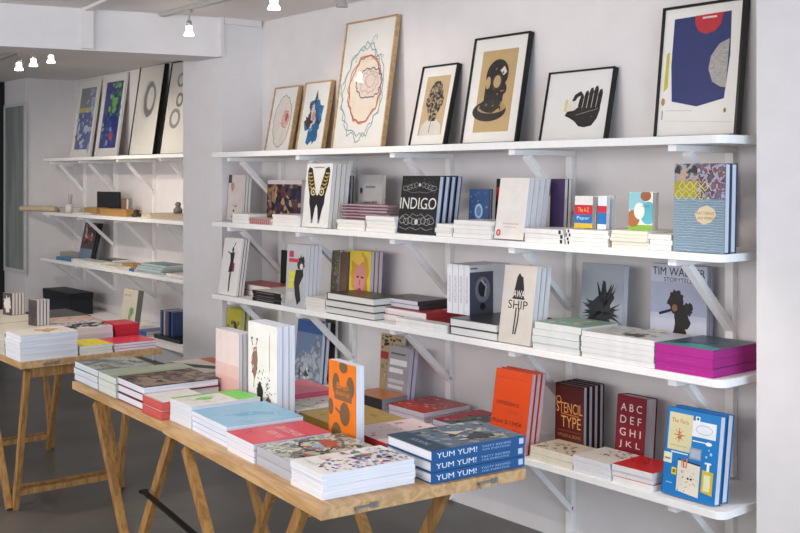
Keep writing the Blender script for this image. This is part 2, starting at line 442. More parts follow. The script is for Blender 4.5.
# ------------------------------------------------------------------ shelves
def shelf(label, x0, x1, y0, y1, zt, th, brs, drop, corner=.04, bd=.28, bw=.036, bx=.11):
    r = empty('wall_shelf', ((x0+x1)/2, y1, zt-th), 0, label, 'shelf', 'white wall shelves')
    bm = bmesh.new(); ox, oy, oz = r.location
    pts = [(x0, y0), (x1-corner, y0)]+[(x1-corner+corner*math.sin(a), y0+corner*1.0-corner*math.cos(a)) for a in (math.pi/8, math.pi/4, 3*math.pi/8)]+[(x1, y0+corner), (x1, y1), (x0, y1)]
    lo = [bm.verts.new((x-ox, y-oy, 0)) for x, y in pts]; hi = [bm.verts.new((x-ox, y-oy, th)) for x, y in pts]
    bm.faces.new(lo[::-1]); bm.faces.new(hi)
    for i in range(len(pts)): j = (i+1) % len(pts); bm.faces.new((lo[i], lo[j], hi[j], hi[i]))
    link('shelf_board', bm, SHELFW, r, bevel=.002)
    for x in brs:
        bm = bmesh.new(); X = x-ox
        box(bm, (X-bw/2, y0+.02-oy, -.024), (X+bw/2, y1-oy, -.0005))
        box(bm, (X-bw/2, y1-.028-oy, -drop), (X+bw/2, y1-oy, -.024))
        bar(bm, (X, y0+bx-oy, -.026), (X, y1-.022-oy, -bd), .026, bw, (1, 0, 0))
        link('bracket', bm, SHELFW, r, bevel=.002)
BX = [-2.31, -3.11, -3.90, -4.70, -5.42]
shelf('topmost long white shelf carrying the leaning framed prints', XS0, XS1, YF, D, Z1, .03, BX, .37)
shelf('second long white shelf from top, under the framed prints shelf', XS0, XS1, YF, D, Z2, .028, BX, .39)
shelf('third long white shelf from top, carrying the bright magenta books', XS0, XS1, YF, D, Z3, .028, BX, .41)
shelf('lowest long white shelf, partly behind the book table', XS0, XS1, YF, D, Z4, .027, BX, .42)
AX = [-10.0, -9.3, -8.5, -7.7, -6.9]
shelf('top white shelf in the far alcove under leaning artworks', -10.12, -6.17, YA, DA, ZA, .03, AX, .48, bw=.026, bd=.30)
shelf('middle white alcove shelf with black tablet and wooden boxes', -10.08, -6.17, YA-.02, DA, ZB, .03, AX, .40, bw=.026, bd=.27)
shelf('lower white alcove shelf with small stack of teal books', -10.1, -6.17, YA-.04, DA, ZC, .03, AX, .25, bw=.026, bd=.235)
shelf('lowest white alcove shelf near the floor beside the pier', -10.1, -6.17, YA-.1, DA, ZD, .035, AX, .29, bw=.026, bd=.2)

# ------------------------------------------------------------------ framed prints
GLASS = bpy.data.materials.new('picture_glass'); GLASS.use_nodes = True
_nt = GLASS.node_tree; _nt.nodes.remove(_nt.nodes['Principled BSDF'])
_tr = _nt.nodes.new('ShaderNodeBsdfTransparent'); _gl = _nt.nodes.new('ShaderNodeBsdfGlossy'); _gl.inputs['Roughness'].default_value = .03
_lw = _nt.nodes.new('ShaderNodeLayerWeight'); _pw = _nt.nodes.new('ShaderNodeMath'); _pw.operation = 'POWER'; _pw.inputs[1].default_value = 4; _nt.links.new(_lw.outputs['Facing'], _pw.inputs[0]); _fr = _nt.nodes.new('ShaderNodeMath'); _fr.operation = 'MULTIPLY_ADD'; _fr.inputs[1].default_value = .5; _fr.inputs[2].default_value = .025; _nt.links.new(_pw.outputs[0], _fr.inputs[0]); _mx = _nt.nodes.new('ShaderNodeMixShader')
_nt.links.new(_fr.outputs[0], _mx.inputs[0]); _nt.links.new(_tr.outputs[0], _mx.inputs[1]); _nt.links.new(_gl.outputs[0], _mx.inputs[2])
_nt.links.new(_mx.outputs[0], _nt.nodes['Material Output'].inputs[0])
def frame(label, tl, trx, fc, art, bw=.008, dep=.026, paper='#efece6', lean=.09, wy=D, z=Z1, group='framed prints on the top shelf'):
    yt = wy-.008-dep
    x0, x1 = SX(tl[0], yt), SX(trx, yt); zt = SZ(tl[0], tl[1], yt)
    hh = math.hypot(zt-z, lean); a = math.asin(lean/hh); wd = x1-x0
    r = empty('framed_print', (x0, wy-.004-lean-dep/math.cos(a), z+.001), 0, label, 'picture', group)
    mt = Matrix.Translation((0, 0, dep*math.sin(a))) @ Matrix.Rotation(-a, 4, 'X')
    hh -= dep*math.sin(a)
    bm = bmesh.new()
    for p_, q_ in (((0, 0, 0), (wd, dep, bw)), ((0, 0, hh-bw), (wd, dep, hh)), ((0, 0, bw), (bw, dep, hh-bw)), ((wd-bw, 0, bw), (wd, dep, hh-bw))): box(bm, p_, q_)
    box(bm, (bw, dep-.004, bw), (wd-bw, dep-.001, hh-bw))
    bmesh.ops.transform(bm, matrix=mt, verts=bm.verts); link('frame', bm, fc, r)
    bm = bmesh.new(); mats = [mat(paper, rough=.6, vary=.01)]
    box(bm, (bw, .008, bw), (wd-bw, .010, hh-bw))
    Art(bm, mats, (bw, .008, bw), (wd-2*bw, 0, 0), (0, 0, hh-2*bw), (0, -1, 0)).draw(art)
    bmesh.ops.transform(bm, matrix=mt, verts=bm.verts); link('print', bm, mats, r)
    bm = bmesh.new(); box(bm, (bw*.8, .003, bw*.8), (wd-bw*.8, .0045, hh-bw*.8))
    bmesh.ops.transform(bm, matrix=mt, verts=bm.verts); link('glass', bm, GLASS, r)
    return r
BLK = mat('#17171a', rough=.35)
frame('small oak-framed print of an oyster outline with red spot', (274.5, 88), 299, FRAMEW, [
    ('e', .5, .47, .36, .40, '#e9ddd0', 3, .05), ('ring', .5, .47, .36, .40, .012, '#9a7b68', 3, .05), ('e', .62, .5, .12, .12, '#e7b9ae', 2), ('e', .66, .52, .06, .07, '#c9505a', 5), ('ring', .62, .5, .14, .13, .012, '#cc7a70', 8, .2)], lean=.08, bw=.007)
frame('small oak-framed print of a blue map-like shape', (305, 83), 331.5, FRAMEW, [
    ('e', .5, .45, .30, .30, '#2f6f9c', 11, .35), ('p', [(.42,.7),(.5,.9),(.58,.7)], '#26455e'), ('e', .56, .36, .24, .22, '#2a628f', 21, .3), ('e', .44, .5, .12, .16, '#e0c9c0', 4, .3), ('e', .28, .42, .14, .09, '#3a3434', 9, .4), ('s', 4, 22, .2, .2, .8, .75, .03, ['#1e3c56', '#3a3434', '#5b93b8']), ('e', .48, .5, .06, .07, '#c98f8a', 6)], lean=.075, bw=.007)
frame('tall oak-framed print of tangled coloured oyster rings', (346, 23.5), 397, FRAMEW, [
    ('e', .52, .46, .34, .28, '#f2e3cf', 3, .06), ('ring', .46, .44, .40, .36, .010, '#8fb0b4', 5, .12), ('ring', .47, .44, .385, .345, .007, '#6d8e92', 6, .10), ('ring', .52, .46, .33, .27, .013, '#d08a58', 7, .07), ('ring', .52, .46, .315, .26, .009, '#b4524a', 8, .07),
    ('e', .60, .50, .24, .12, '#efd9cf', 12, .1), ('ring', .60, .5, .25, .12, .010, '#5e6468', 9, .12), ('ring', .60, .51, .17, .085, .007, '#c9a39a', 10, .15), ('ring', .62, .52, .1, .05, .005, '#8aa87e', 14, .2), ('s', 5, 30, .25, .68, .85, .72, .006, ['#c9a44a', '#5f7f6a']), ('l', [(.55,.80),(.58,.86),(.64,.88),(.66,.84)], .006, '#9aa5a6')], lean=.11, bw=.008)
HEADINK = {'cols': ['#1d1a19', '#2a2624', '#8b7b66', '#c4ad8a'], 'scale': 70}
frame('small black-framed print of a tattooed head on tan paper', (422.5, 67), 458, BLK, [
    ('r', .16, .12, .86, .88, '#cdb18a'), ('p', [(.2,.12),(.24,.26),(.4,.33),(.62,.33),(.8,.25),(.84,.12)], '#ded8cf'), ('r', .40, .30, .62, .44, HEADINK), ('e', .51, .58, .22, .24, HEADINK), ('e', .29, .55, .04, .06, HEADINK), ('e', .73, .55, .04, .06, HEADINK), ('l', [(.48,.15),(.5,.32)], .01, '#6c5d4c')], lean=.10)
frame('large black-framed print of a diving helmet on tan paper', (474.5, 39), 530, BLK, [
    ('r', .17, .10, .84, .88, '#c6a878'), ('e', .43, .30, .32, .10, '#2c2622'), ('e', .47, .33, .27, .055, '#b3966a'), ('r', .30, .38, .66, .62, '#231d1b'), ('e', .50, .64, .21, .15, '#231d1b'), ('e', .43, .35, .2, .07, '#2c2622', 8, .1), ('e', .66, .50, .05, .05, '#231d1b'), ('e', .345, .57, .045, .06, '#c2a578'), ('e', .515, .575, .07, .06, '#c2a578'), ('ring', .515, .575, .085, .075, .012, '#4c4038', 2, .03),
    ('p', [(.55,.68),(.62,.72),(.68,.66),(.62,.63)], '#e8e0cc'), ('s', 8, 26, .3, .3, .68, .72, .012, ['#4b4139', '#8c7653', '#15110f'])], bw=.009, lean=.10)
HAND = [('p', [(.33,.36),(.42,.32),(.50,.27),(.57,.20),(.66,.18),(.77,.20),(.84,.30),(.87,.42),(.86,.56),(.66,.58),(.56,.50),(.46,.43),(.36,.42)], '#26211f')]
for i, (u, v) in enumerate(((.54, .66), (.61, .71), (.68, .75), (.75, .77), (.82, .72))):
    HAND += [('p', [(u-.02, .48), (u+.050, .50), (u+.062, v-.06), (u+.045, v), (u+.01, v-.01), (u-.008, v-.08)], '#26211f')]
    if i: HAND += [('l', [(u-.022, .46), (u-.008, v-.10)], .009, '#ddd8d0')]
HAND += [('p', [(.42,.58),(.45,.66),(.54,.71),(.58,.66),(.50,.62),(.45,.54)], '#26211f'), ('r', .31, .42, .355, .60, '#e3cd97'), ('r', .37, .44, .49, .57, '#e6e0d2'), ('l', [(.5,.36),(.84,.44)], .006, '#b9b2a8'), ('s', 3, 14, .58, .24, .84, .66, .010, ['#6b625b'])]
frame('landscape black-framed print of a patterned dark hand', (548.5, 73), 614.5, BLK, HAND, bw=.007, paper='#e9e7e4', lean=.07)
frame('largest black-framed print with blue field, red disc, grey disc', (662.5, 8.5), 745, BLK, [
    ('p', [(.13,.92),(.86,.93),(.88,.6),(.84,.27),(.5,.22),(.17,.27),(.13,.55)], '#27346f'), ('p', [(.4,.925),(.76,.93),(.74,.84),(.66,.79),(.56,.775),(.46,.8),(.41,.86)], '#c02a35'), ('r', .5, .895, .68, .91, '#e7d7d6'),
    ('p', [(.86,.72),(.74,.69),(.64,.6),(.62,.5),(.68,.4),(.78,.36),(.85,.35)], {'cols': ['#8f8c88', '#b5b1ac', '#a39f9a', '#c2bdb6'], 'scale': 60, 'stretch': (1, 1, 5)}),
    ('p', [(.06,.65),(.1,.66),(.1,.38),(.05,.35)], '#c9bf3a'), ('e', .055, .27, .025, .03, '#b78a62'), ('r', .05,.13,.06,.2, '#5f5a58'), ('e', .86,.18,.018,.018, '#8f7f4c'), ('l', [(.1,.2),(.45,.19)], .003, '#b7b0a8'), ('l', [(.1,.12),(.95,.09)], .003, '#cfc9c2')], bw=.010, dep=.034, lean=.065)
AG = 'artworks on the alcove top shelf'
frame('pale-framed poster with blue and yellow shapes, leftmost in alcove', (80, 81), 100, mat('#ddd9d2'), [
    ('r', .12,.10,.88,.90, '#4d5f9a'), ('r', .12,.62,.88,.90, '#7f7f8a'), ('s', 2, 34, .15,.12,.85,.55,.05, ['#a8b8d8', '#3f4f92', '#c4ccd6']), ('r', .12,.58,.8,.64,'#c9b64a'), ('s', 7, 12, .5,.55,.85,.88,.05, ['#8fb0d6', '#b8c6d8'])], wy=DA, z=ZA, dep=.02, lean=.11, group=AG)
frame('pale-framed poster of green leaves over deep blue, in alcove', (104.5, 76), 127, mat('#ddd9d2'), [
    ('r', .12,.10,.88,.92, '#2a3a86'), ('s', 3, 44, .4,.5,.86,.9,.045, ['#4c9a4c', '#7db86a', '#2f6d4d']), ('s', 9, 22, .15,.12,.85,.5,.04, ['#5468b0', '#22306e', '#8fa6d0']), ('e', .6,.24,.09,.05,'#b64a62', 5)], wy=DA, z=ZA, dep=.02, lean=.11, group=AG)
frame('black-framed drawing of a grey shaded ring, in alcove', (140, 67), 165, BLK, [
    ('e', .5,.62,.30,.22,'#d6d4cf', 4,.05), ('e', .55,.62,.24,.20,'#8b8986', 6,.05), ('e', .58,.63,.14,.13,'#e4e1da')], wy=DA, z=ZA, dep=.035, lean=.12, paper='#e6e2d8', group=AG)
frame('black-framed drawing of several grey rings, partly behind the pier', (171.5, 62.5), 200, BLK, [
    ('e', .42,.8,.15,.08,'#9a9894'), ('e', .42,.8,.09,.05,'#e4e1da'), ('e', .45,.58,.13,.08,'#8b8986'), ('e', .45,.58,.07,.045,'#e4e1da'), ('e', .36,.38,.2,.11,'#9a9894'), ('e', .36,.38,.12,.07,'#e4e1da')], wy=DA, z=ZA, dep=.035, lean=.12, paper='#e6e2d8', group=AG)

# ------------------------------------------------------------------ ceiling lights
def rail(label, p, q):
    bm = bmesh.new(); bar(bm, p, q, .035, .022); tag(link('light_track', bm, mat('#b9b5b0')), label, 'track')
rail('pale ceiling light track above the long shelves', (-5.72, 2.87, CZ-.012), (-2.2, 2.87, CZ-.012))
rail('short ceiling light track behind the beam, far left', (-8.9, 2.95, CZ-.012), (-7.2, 2.75, CZ-.012))
GLOW = mat('#fff6e6', emit=9, vary=0); MET = mat('#b8b4ae', rough=.3, metal=.8)
def lamp(label, x, y, lit=True, s=1.0, drop=.07):
    r = empty('track_lamp', (x, y, CZ-.024), 0, label, 'lamp', 'ceiling track lamps')
    bm = bmesh.new(); tube(bm, (0, 0, 0), (0, 0, -drop), .006); tube(bm, (0, 0, 0), (0, 0, -.012), .02); link('stem', bm, MET, r)
    bm = bmesh.new(); lathe(bm, [(.001, -drop+.012), (.014, -drop+.01), (.017, -drop-.016), (.001, -drop-.017)]); link('socket', bm, MET, r)
    bm = bmesh.new(); z = -drop-.018
    lathe(bm, [(.001, z), (.020*s, z-.002), (.023*s, z-.016), (.019*s, z-.026), (.032*s, z-.044), (.036*s, z-.056), (.001, z-.057)])
    link('lamp_glass', bm, GLOW if lit else mat('#a9a6a2', rough=.15), r)
    return r
lamp('lit bell-shaped track lamp hanging left of the pier', SX(189, 2.87), 2.87, s=.8)
lamp('lit track lamp cut by the top edge above oak frames', SX(274, 2.87), 2.87, drop=.03, s=.9)
lamp('unlit track lamp above the tall oyster print', SX(342, 2.87), 2.87, False, drop=.09, s=.8)
LS = .85
a = P(19, 66, 2.40); lamp('lit track lamp at far left under the beam, lowest hanging', a.x, a.y, drop=.10, s=LS)
a = P(33.5, 62, 2.44); lamp('lit track lamp behind the beam, second from left', a.x, a.y, drop=.06, s=LS)
a = P(51, 57, 2.50); lamp('lit track lamp tucked highest behind the beam', a.x, a.y, drop=.012, s=LS)

# ------------------------------------------------------------------ tables
def table_frame(L, N, R, a=None, b=None, wgt=1):
    pl, pn, pr = P(*L, TZ), P(*N, TZ), P(*R, TZ); ex = pn-pl; ey = pr-pn
    wa, wb = ex.length, ey.length
    yaw = (math.atan2(ex.y, ex.x)*wa+(math.atan2(ey.y, ey.x)-math.pi/2)*wb*wgt)/(wa+wb*wgt)
    return pn, yaw, a or wa, b or wb
def tabletop(label, fr, hooks=(), x1=0):
    pn, yaw, a, b = fr
    r = empty('tabletop', (pn.x, pn.y, TZ-.033), yaw, label, 'table', 'pine table tops')
    bm = bmesh.new(); box(bm, (-a, 0, 0), (x1, b, .033)); link('board', bm, PINE, r, bevel=.002)
    for y in hooks:
        bm = bmesh.new(); box(bm, (0, y-.035, .013), (.003, y+.035, .020)); box(bm, (0, y+.015, .009), (.004, y+.038, .024))
        tube(bm, (.003, y-.032, .016), (.014, y-.032, .016), .004, seg=10); tube(bm, (.012, y-.032, .018), (.012, y-.032, .004), .003, seg=8); tube(bm, (.003, y+.028, .0165), (.007, y+.028, .0165), .003, seg=8)
        link('hook_latch', bm, mat('#8d8a86', rough=.35, metal=.6), r)
    return r
def trestle(label, fr, far, near, inset=.025):
    """two crossed pairs of legs joined by rails; far / near = (x at the top, x at the foot) of the two legs of a pair, in table coordinates"""
    pn, yaw, a, b = fr
    r = empty('trestle', (pn.x, pn.y, 0), yaw, label, 'trestle', 'pine trestles under the tables')
    zt = TZ-.035
    for s, (xt, xf) in ((-1, far), (1, near)):
        for y, sy in ((inset, 1), (b-.14, -1)):
            yo = y+(.013*sy if s > 0 else -.013*sy)
            bm = bmesh.new(); bar(bm, (xf, yo, .006), (xt, yo, zt-.012), .037, .024, (0, 1, 0)); link('leg', bm, LEGW, r)
        zr = .085; xr = xf+(xt-xf)*zr/zt
        bm = bmesh.new(); box(bm, (xr-.010, inset, zr-.013), (xr+.010, b-.14, zr+.013)); link('foot_rail', bm, LEGW, r)
        xr = xt-(xt-xf)*.05
        bm = bmesh.new(); box(bm, (xr-.014, inset+.03, zt-.045), (xr+.014, b-.17, zt-.002)); link('top_rail', bm, LEGW, r)
    return r
NT = table_frame((165, 423.5), (321, 508.5), (524, 467.6))
FT = table_frame((72, 381), (165, 424), (390, 381), b=.71, wgt=0)
LT = table_frame((-20, 339), (21, 362.5), (157, 346), a=1.6)
tabletop('near pine tabletop with two metal hooks, nearest table end', NT, (.135, .545))
tabletop('pine tabletop adjoining the near one, under the dark photo books', FT, x1=-.010)
tabletop('pine tabletop at far left holding yellow and pink books', LT, (.14,))
def local(fr, p):
    c, s = math.cos(fr[1]), math.sin(fr[1]); d = p-fr[0]
    return (d.x*c+d.y*s, -d.x*s+d.y*c)
FTL = ((-.70, -.25), (-.025, -.45)); NTL = ((-.945, -.39), (-.17, -.60))
trestle('pine trestle under the near tabletop', NT, *NTL)
trestle('pine trestle under the middle tabletop, with black stay bar', FT, *FTL)
trestle('near pine trestle under the far left tabletop', LT, (-.60, -.21), (-.03, -.20))
trestle('rear pine trestle under the far left tabletop', LT, (-1.42, -1.23), (-.98, -1.22))
def leg_pt(fr, lg, u, y):
    x = lg[1]+(lg[0]-lg[1])*u; c_, s_ = math.cos(fr[1]), math.sin(fr[1])
    return Vector((fr[0].x+x*c_-y*s_, fr[0].y+x*s_+y*c_, u*(TZ-.035)))
bm = bmesh.new(); pa, pb = leg_pt(FT, FTL[1], .66, -.0075), leg_pt(NT, NTL[0], .62, -.0075)
bar(bm, pa, pb, .020, .008); dd = (pa-pb).normalized()*.012; bar(bm, pa, pa+dd, .03, .010)
tag(link('stay_bar', bm, mat('#1b1b1c', rough=.4, metal=.3)), 'black metal stay bar joining the two near trestles', 'bar')

# ------------------------------------------------------------------ shelf books
W = '#efece7'
def S(c, **k): return dict(c=c, **k)
GR = lambda cols, sc=25, **k: dict(cols=cols, scale=sc, **k)

# ---- second shelf -------------------------------------------------
stand('pale pinkish paperback standing at left end of second shelf', 226.5, 241, 175, 3.262, Z2, 3, .016, S('#d9cbc4', spine='#cfc4c4', art=[('r', 0, .82, .22, 1, '#4a4648'), ('e', .3, .75, .12, .1, '#b78f86', 3), ('s', 3, 9, .3, .05, .9, .35, .05, ['#4a4648', '#9c8a84'])]), tilt=4)
shelf_stack( 'white paperback in leftmost stack on second shelf', 232, 249, 3.135, .12, Z2, 3, .017, S(W, spine='#55504c'), 'left')
shelf_stack('red and white striped paperback beside leftmost white stack', 249.5, 271.5, 3.13, .12, Z2, 2, .016, S('#ddd5cf', spine='#b8a09a', spine_art=[('r', .05+.09*i, .1, .09+.09*i, .9, '#b3383c') for i in range(10)]), 'front')
shelf_stack( 'white paperback stacked under the dark mosaic picture book', 272.5, 299.5, 3.135, .155, Z2, 4, .0145, S(W), 'right')
stand('dark multicoloured mosaic cover book on second shelf', 266, 300, 180, 3.31, Z2+.0, 1, .03, S('#c9bfc2', art=[('r', .0, .0, 1, .9, GR(['#221b22', '#4f3a38', '#8a6a44', '#2e2a4c', '#a8886a', '#5a2230', '#1c181e'], 34, kind='voronoi'))]), tilt=3, kind='hardback_book')
WING = [('p', [(.20,.50),(.80,.50),(.79,.38),(.72,.26),(.66,.10),(.60,.10),(.55,.30),(.5,.36),(.45,.30),(.40,.10),(.34,.10),(.28,.26),(.21,.38)], '#232024')]
for s in (-1, 1):
    WING += [('p', [(.5+s*.03,.50),(.5+s*.30,.50),(.5+s*.40,.70),(.5+s*.43,.88),(.5+s*.38,.95),(.5+s*.26,.92),(.5+s*.12,.66)], '#2a2520')]
    WING += [('l', [(.5+s*(.13+.035*i), .63+.055*i), (.5+s*(.22+.04*i), .60+.06*i), (.5+s*(.33+.02*i), .64+.055*i)], .022, '#c4a64c') for i in range(5)]
    WING += [('e', .5+s*.16, .555, .10, .06, '#d9cfa0'), ('e', .5+s*.16, .555, .065, .038, '#2a2520'), ('e', .5+s*.16, .555, .03, .018, '#d9cfa0'), ('e', .5+s*.13, .09, .035, .03, '#7c7a80')]
stand('white book with black and gold winged figure, second shelf', 301.8, 327.5, 164, 3.14, Z2, 4, .024, S('#e9e6e2', spine='#dcdad8', art=WING+[('r', .3, .93, .7, .945, '#8d857c')]), tilt=6, gap=.006)
stand('dark blue book upright behind maroon stack', 341, 349, 176, 3.40, Z2, 2, .015, S('#2b3d5e', art=[('r', 0, .6, 1, .75, '#3f78a8')]), tilt=3)
stand('grey cover book with small photograph behind maroon stack', 357, 381, 175, 3.34, Z2, 1, .02, S('#a9a6a8', art=[('r', .1, .12, .8, .5, GR(['#4a4442', '#8a7f78', '#c2b8ac'], 60)), ('r', .3, .75, .7, .79, '#5b7a6a'), ('e', .12, .7, .06, .06, '#4b4a4c')]), tilt=3)
shelf_stack( 'white paperback in block under maroon stack', 337, 364.5, 3.14, .18, Z2, 3, .0165, S(W), 'right')
shelf_stack('maroon and grey striped paperback stacked left of black book', 342, 388, 3.20, .13, Z2+.0525, 5, .0145, S('#7d4a4e', spine='#9a8288', page='#b8a6a6', spine_art=[('r', 0, .0, 1, .30, '#64303a'), ('r', 0, .62, 1, .78, '#b8a8b4'), ('r', .1, .35, .4, .5, '#5a2f38')]), 'front')
shelf_stack( 'white paperback in low block left of black INDIGO book', 365.5, 394.5, 3.13, .062, Z2, 4, .0185, S(W), 'right')
IND = [('t', 'INDIGO', .49, .52, .97, .20, '#d8d6cf'), ('l', [(.5,.43),(.9,.43)], .008, '#b9b7b0')]
for s in (-1, 1):
    for i in range(4):
        IND += [('ring', .5+s*(.10+.09*i), .84-.02*i, .05+.01*i, .04, .006, '#a9a9a4', i+3, .1), ('ring', .5+s*(.08+.1*i), .2+.02*(i%2), .05+.012*i, .055, .007, '#b9b9b2', i+9, .1)]
    IND += [('l', [(.5,.3),(.5+s*.12,.34),(.5+s*.2,.28),(.5+s*.3,.33),(.5+s*.44,.28)], .007, '#a9a9a4'), ('l', [(.5,.06),(.5+s*.15,.1),(.5+s*.28,.06),(.5+s*.45,.1)], .007, '#a9a9a4'), ('l', [(.5,.72),(.5+s*.2,.7),(.5+s*.42,.76)], .006, '#8a8a86')]
IND += [('e', .5, .84, .03, .03, '#c9c8c0'), ('e', .5, .2, .045, .05, '#c9c8c0'), ('s', 6, 40, .04, .03, .96, .36, .008, ['#8f8f8a', '#6d6d6a']), ('s', 7, 40, .04, .7, .96, .97, .008, ['#8f8f8a', '#6d6d6a'])]
stand('black patterned book lettered INDIGO on second shelf', 397, 434, 176, 3.14, Z2, 4, .028, S('#201f22', hard=True, spine='#26324a', back='#3d5d8c', page='#e4e5ec', art=IND), tilt=8, gap=.008, kind='hardback_book')
shelf_stack( 'white paperback in very low stack beside INDIGO book', 436, 452, 3.13, .16, Z2, 3, .018, S(W), 'right')
shelf_stack('white magazine stacked in front of small blue book', 453, 491, 3.13, .16, Z2, 4, .0185, S(W, art=[('r', 0,0,1,.2,'#cfcac4')]), 'front', jit=.009)
stand('small blue ornate book with oval medallion', 468, 488, 189, 3.30, Z2, 1, .02, S('#33507e', hard=True, page='#d4d8e2', art=[('s', 5, 60, .05, .05, .95, .95, .02, ['#6d8ab0', '#25406b', '#8fa6c4']), ('e', .5, .52, .2, .16, '#9fb4cf'), ('e', .5, .52, .12, .11, '#5c7aa6')]), tilt=3, kind='hardback_book')
stand('black and red book peeping out behind the cream book', 494, 515, 179, 3.36, Z2, 1, .03, S('#1e1c1d', art=[('r', 0, .6, .3, .85, '#a63a3a')]), tilt=4)
stand('cream book with small red seal on second shelf', 494, 523, 178, 3.14, Z2, 4, .028, S('#ebe4dd', page='#e4e5ec', art=[('e', .13, .10, .08, .055, '#cc3a3a'), ('e', .13, .10, .04, .03, '#e7b0a8'), ('r', .25, .24, .8, .26, '#e0b8b0'), ('r', .3, .19, .75, .205, '#dcc4be'), ('r', .1, .85, .9, .853, '#ddd2c9')]), tilt=9, gap=.004)
stand('dark purple book standing behind cream book group', 549, 563, 179, 3.33, Z2, 2, .02, S('#4d3e66'), tilt=3)
shelf_stack('white magazine with black mark on its edge', 525, 564, 3.13, .185, Z2, 3, .018, S(W, spine='#e4e2e0', spine_art=[('r', .9, .1, .96, .9, '#222222')]), 'front')
shelf_stack('white magazine with black-tipped edge under small banded books', 566, 608, 3.13, .2, Z2, 4, .0145, S('#e7e4df', spine='#e9e6e2', spine_art=[('r', .04, .1, .08, .9, '#222222')], art=[('r', 0,.8,1,.84,'#333')] ), 'front', jit=.009)
shelf_stack('cream paperback in block under small blue and brown cover', 611.5, 647.5, 3.13, .2, Z2, 5, .0125, S('#efe9dc', page='#efe8d8'), 'right')
shelf_stack( 'white paperback in narrow block left of the marbled book', 648.5, 671, 3.14, .2, Z2, 3, .0185, S(W), 'right')
BAND = [('r', 0, 0, 1, .15, '#d9b83a'), ('r', 0, .15, 1, .42, '#2a6fb0'), ('r', 0, .42, 1, .72, '#c8283f'), ('t', 'The A-Z', .5, .57, .6, .14, '#e8c45a'), ('t', 'Paper', .5, .3, .7, .13, '#cfe0ee')]
stand('small book banded red, blue and yellow on second shelf', 574, 592, 196, 3.22, Z2+.06, 2, .022, S('#e9e4df', spine='#e5dfe0', art=BAND), tilt=3, gap=.02)
stand('small white and blue banded book beside red-banded one', 597, 606, 196, 3.2, Z2+.06, 2, .018, S('#dfe3ee', art=[('r', 0, .15, 1, .5, '#2a6fb0'), ('r', 0, .5, 1, .7, '#c8283f')]), tilt=3, gap=.02)
stand('small cover with brown and blue circles over green', 628, 652, 192, 3.2, Z2+.064, 2, .016, S('#ece8e0', spine='#9cb4a8', art=[('r', 0, 0, 1, .14, '#7fb03a'), ('e', .3, .75, .38, .3, '#8fc4cf'), ('e', .7, .9, .22, .14, '#9a5f3c'), ('e', .82, .45, .34, .3, '#5fb0bf'), ('e', .2, .3, .28, .22, '#a9683e'), ('e', .45, .5, .22, .22, '#ece8e0'), ('t', 'My Book', .7, .62, .3, .05, '#2a5a66')]), tilt=3)
MARB = [('r', 0, .6, .58, .82, '#a59a42'), ('r', 0, 0, 1, .62, {'cols': ['#93a9b5', '#7f97a6', '#5d7488', '#2c3f54', '#7f97a6'], 'scale': 5, 'kind': 'wave', 'stretch': (3.2, 1, 7)}), ('r', 0, .8, .46, 1, GR(['#3c3f50', '#8a93ad', '#b99c7c', '#4d5876', '#23242c'], 30)), ('r', .46, .6, 1, 1, GR(['#4d5470', '#6a3434', '#97a0b6', '#7d3f3e', '#5a6380', '#c2b6a4'], 30))]
for i in range(4):
    for j in range(2):
        cu, cv = .02+.15*i+.075*(j % 2), .64+.10*j
        MARB.append(('l', [(cu, cv), (cu+.07, cv+.06), (cu+.14, cv), (cu+.07, cv-.05), (cu, cv)], .010, '#e0cf5a' if j else '#d5c85a'))
MARB += [('p', [(.42,.43),(.52,.50),(.66,.53),(.80,.49),(.84,.42),(.74,.34),(.60,.31),(.48,.35)], '#d9c6a4'), ('t', 'PATTERNS', .63, .44, .34, .035, '#8a6a3c'), ('t', 'AND PAPERS', .63, .385, .3, .03, '#8a6a3c')]
stand('large book with marbled, honeycomb and wave patterned cover', 673, 724, 164, 3.14, Z2, 2, .034, S('#5b6f80', hard=True, spine='#7d7a55', page='#d4dae4', back='#3a3f66', art=MARB), tilt=2, gap=.004, kind='hardback_book')

# ---- third shelf --------------------------------------------------
FIG = [('e', .55, .80, .05, .05, '#2b2a2c'), ('l', [(.58,.85),(.66,.93)], .02, '#2b2a2c'), ('p', [(.42,.74),(.66,.76),(.64,.60),(.70,.42),(.42,.40),(.48,.6)], '#2e2b2e'), ('p', [(.62,.58),(.72,.56),(.72,.42),(.62,.44)], '#9c3440'), ('l', [(.46,.72),(.3,.76)], .02, '#2b2a2c'), ('l', [(.52,.42),(.52,.25),(.54,.06)], .03, '#2b2a2c'), ('l', [(.58,.42),(.55,.25),(.56,.08)], .02, '#2b2a2c')]
stand('white book with dark fashion figure, left end third shelf', 218, 236, 237, 3.14, Z3, 3, .014, S('#e9e4df', art=FIG, spine='#c9bfc8', back='#7a3c50'), tilt=8, gap=.004)
shelf_stack('white book with red cover, stacked at left of third shelf', 234, 270, 3.235, .19, Z3, 2, .032, S('#b5403c', spine='#e9e4dd', page='#e6e0d8'), 'back', kind='hardback_book')
shelf_stack('black-spined small paperback beside red stack', 252.5, 281, 3.125, .09, Z3, 3, .0195, S('#e4ded6', spine='#232122', spine_art=[('r', .15, .45, .75, .6, '#8b8682')]), 'front')
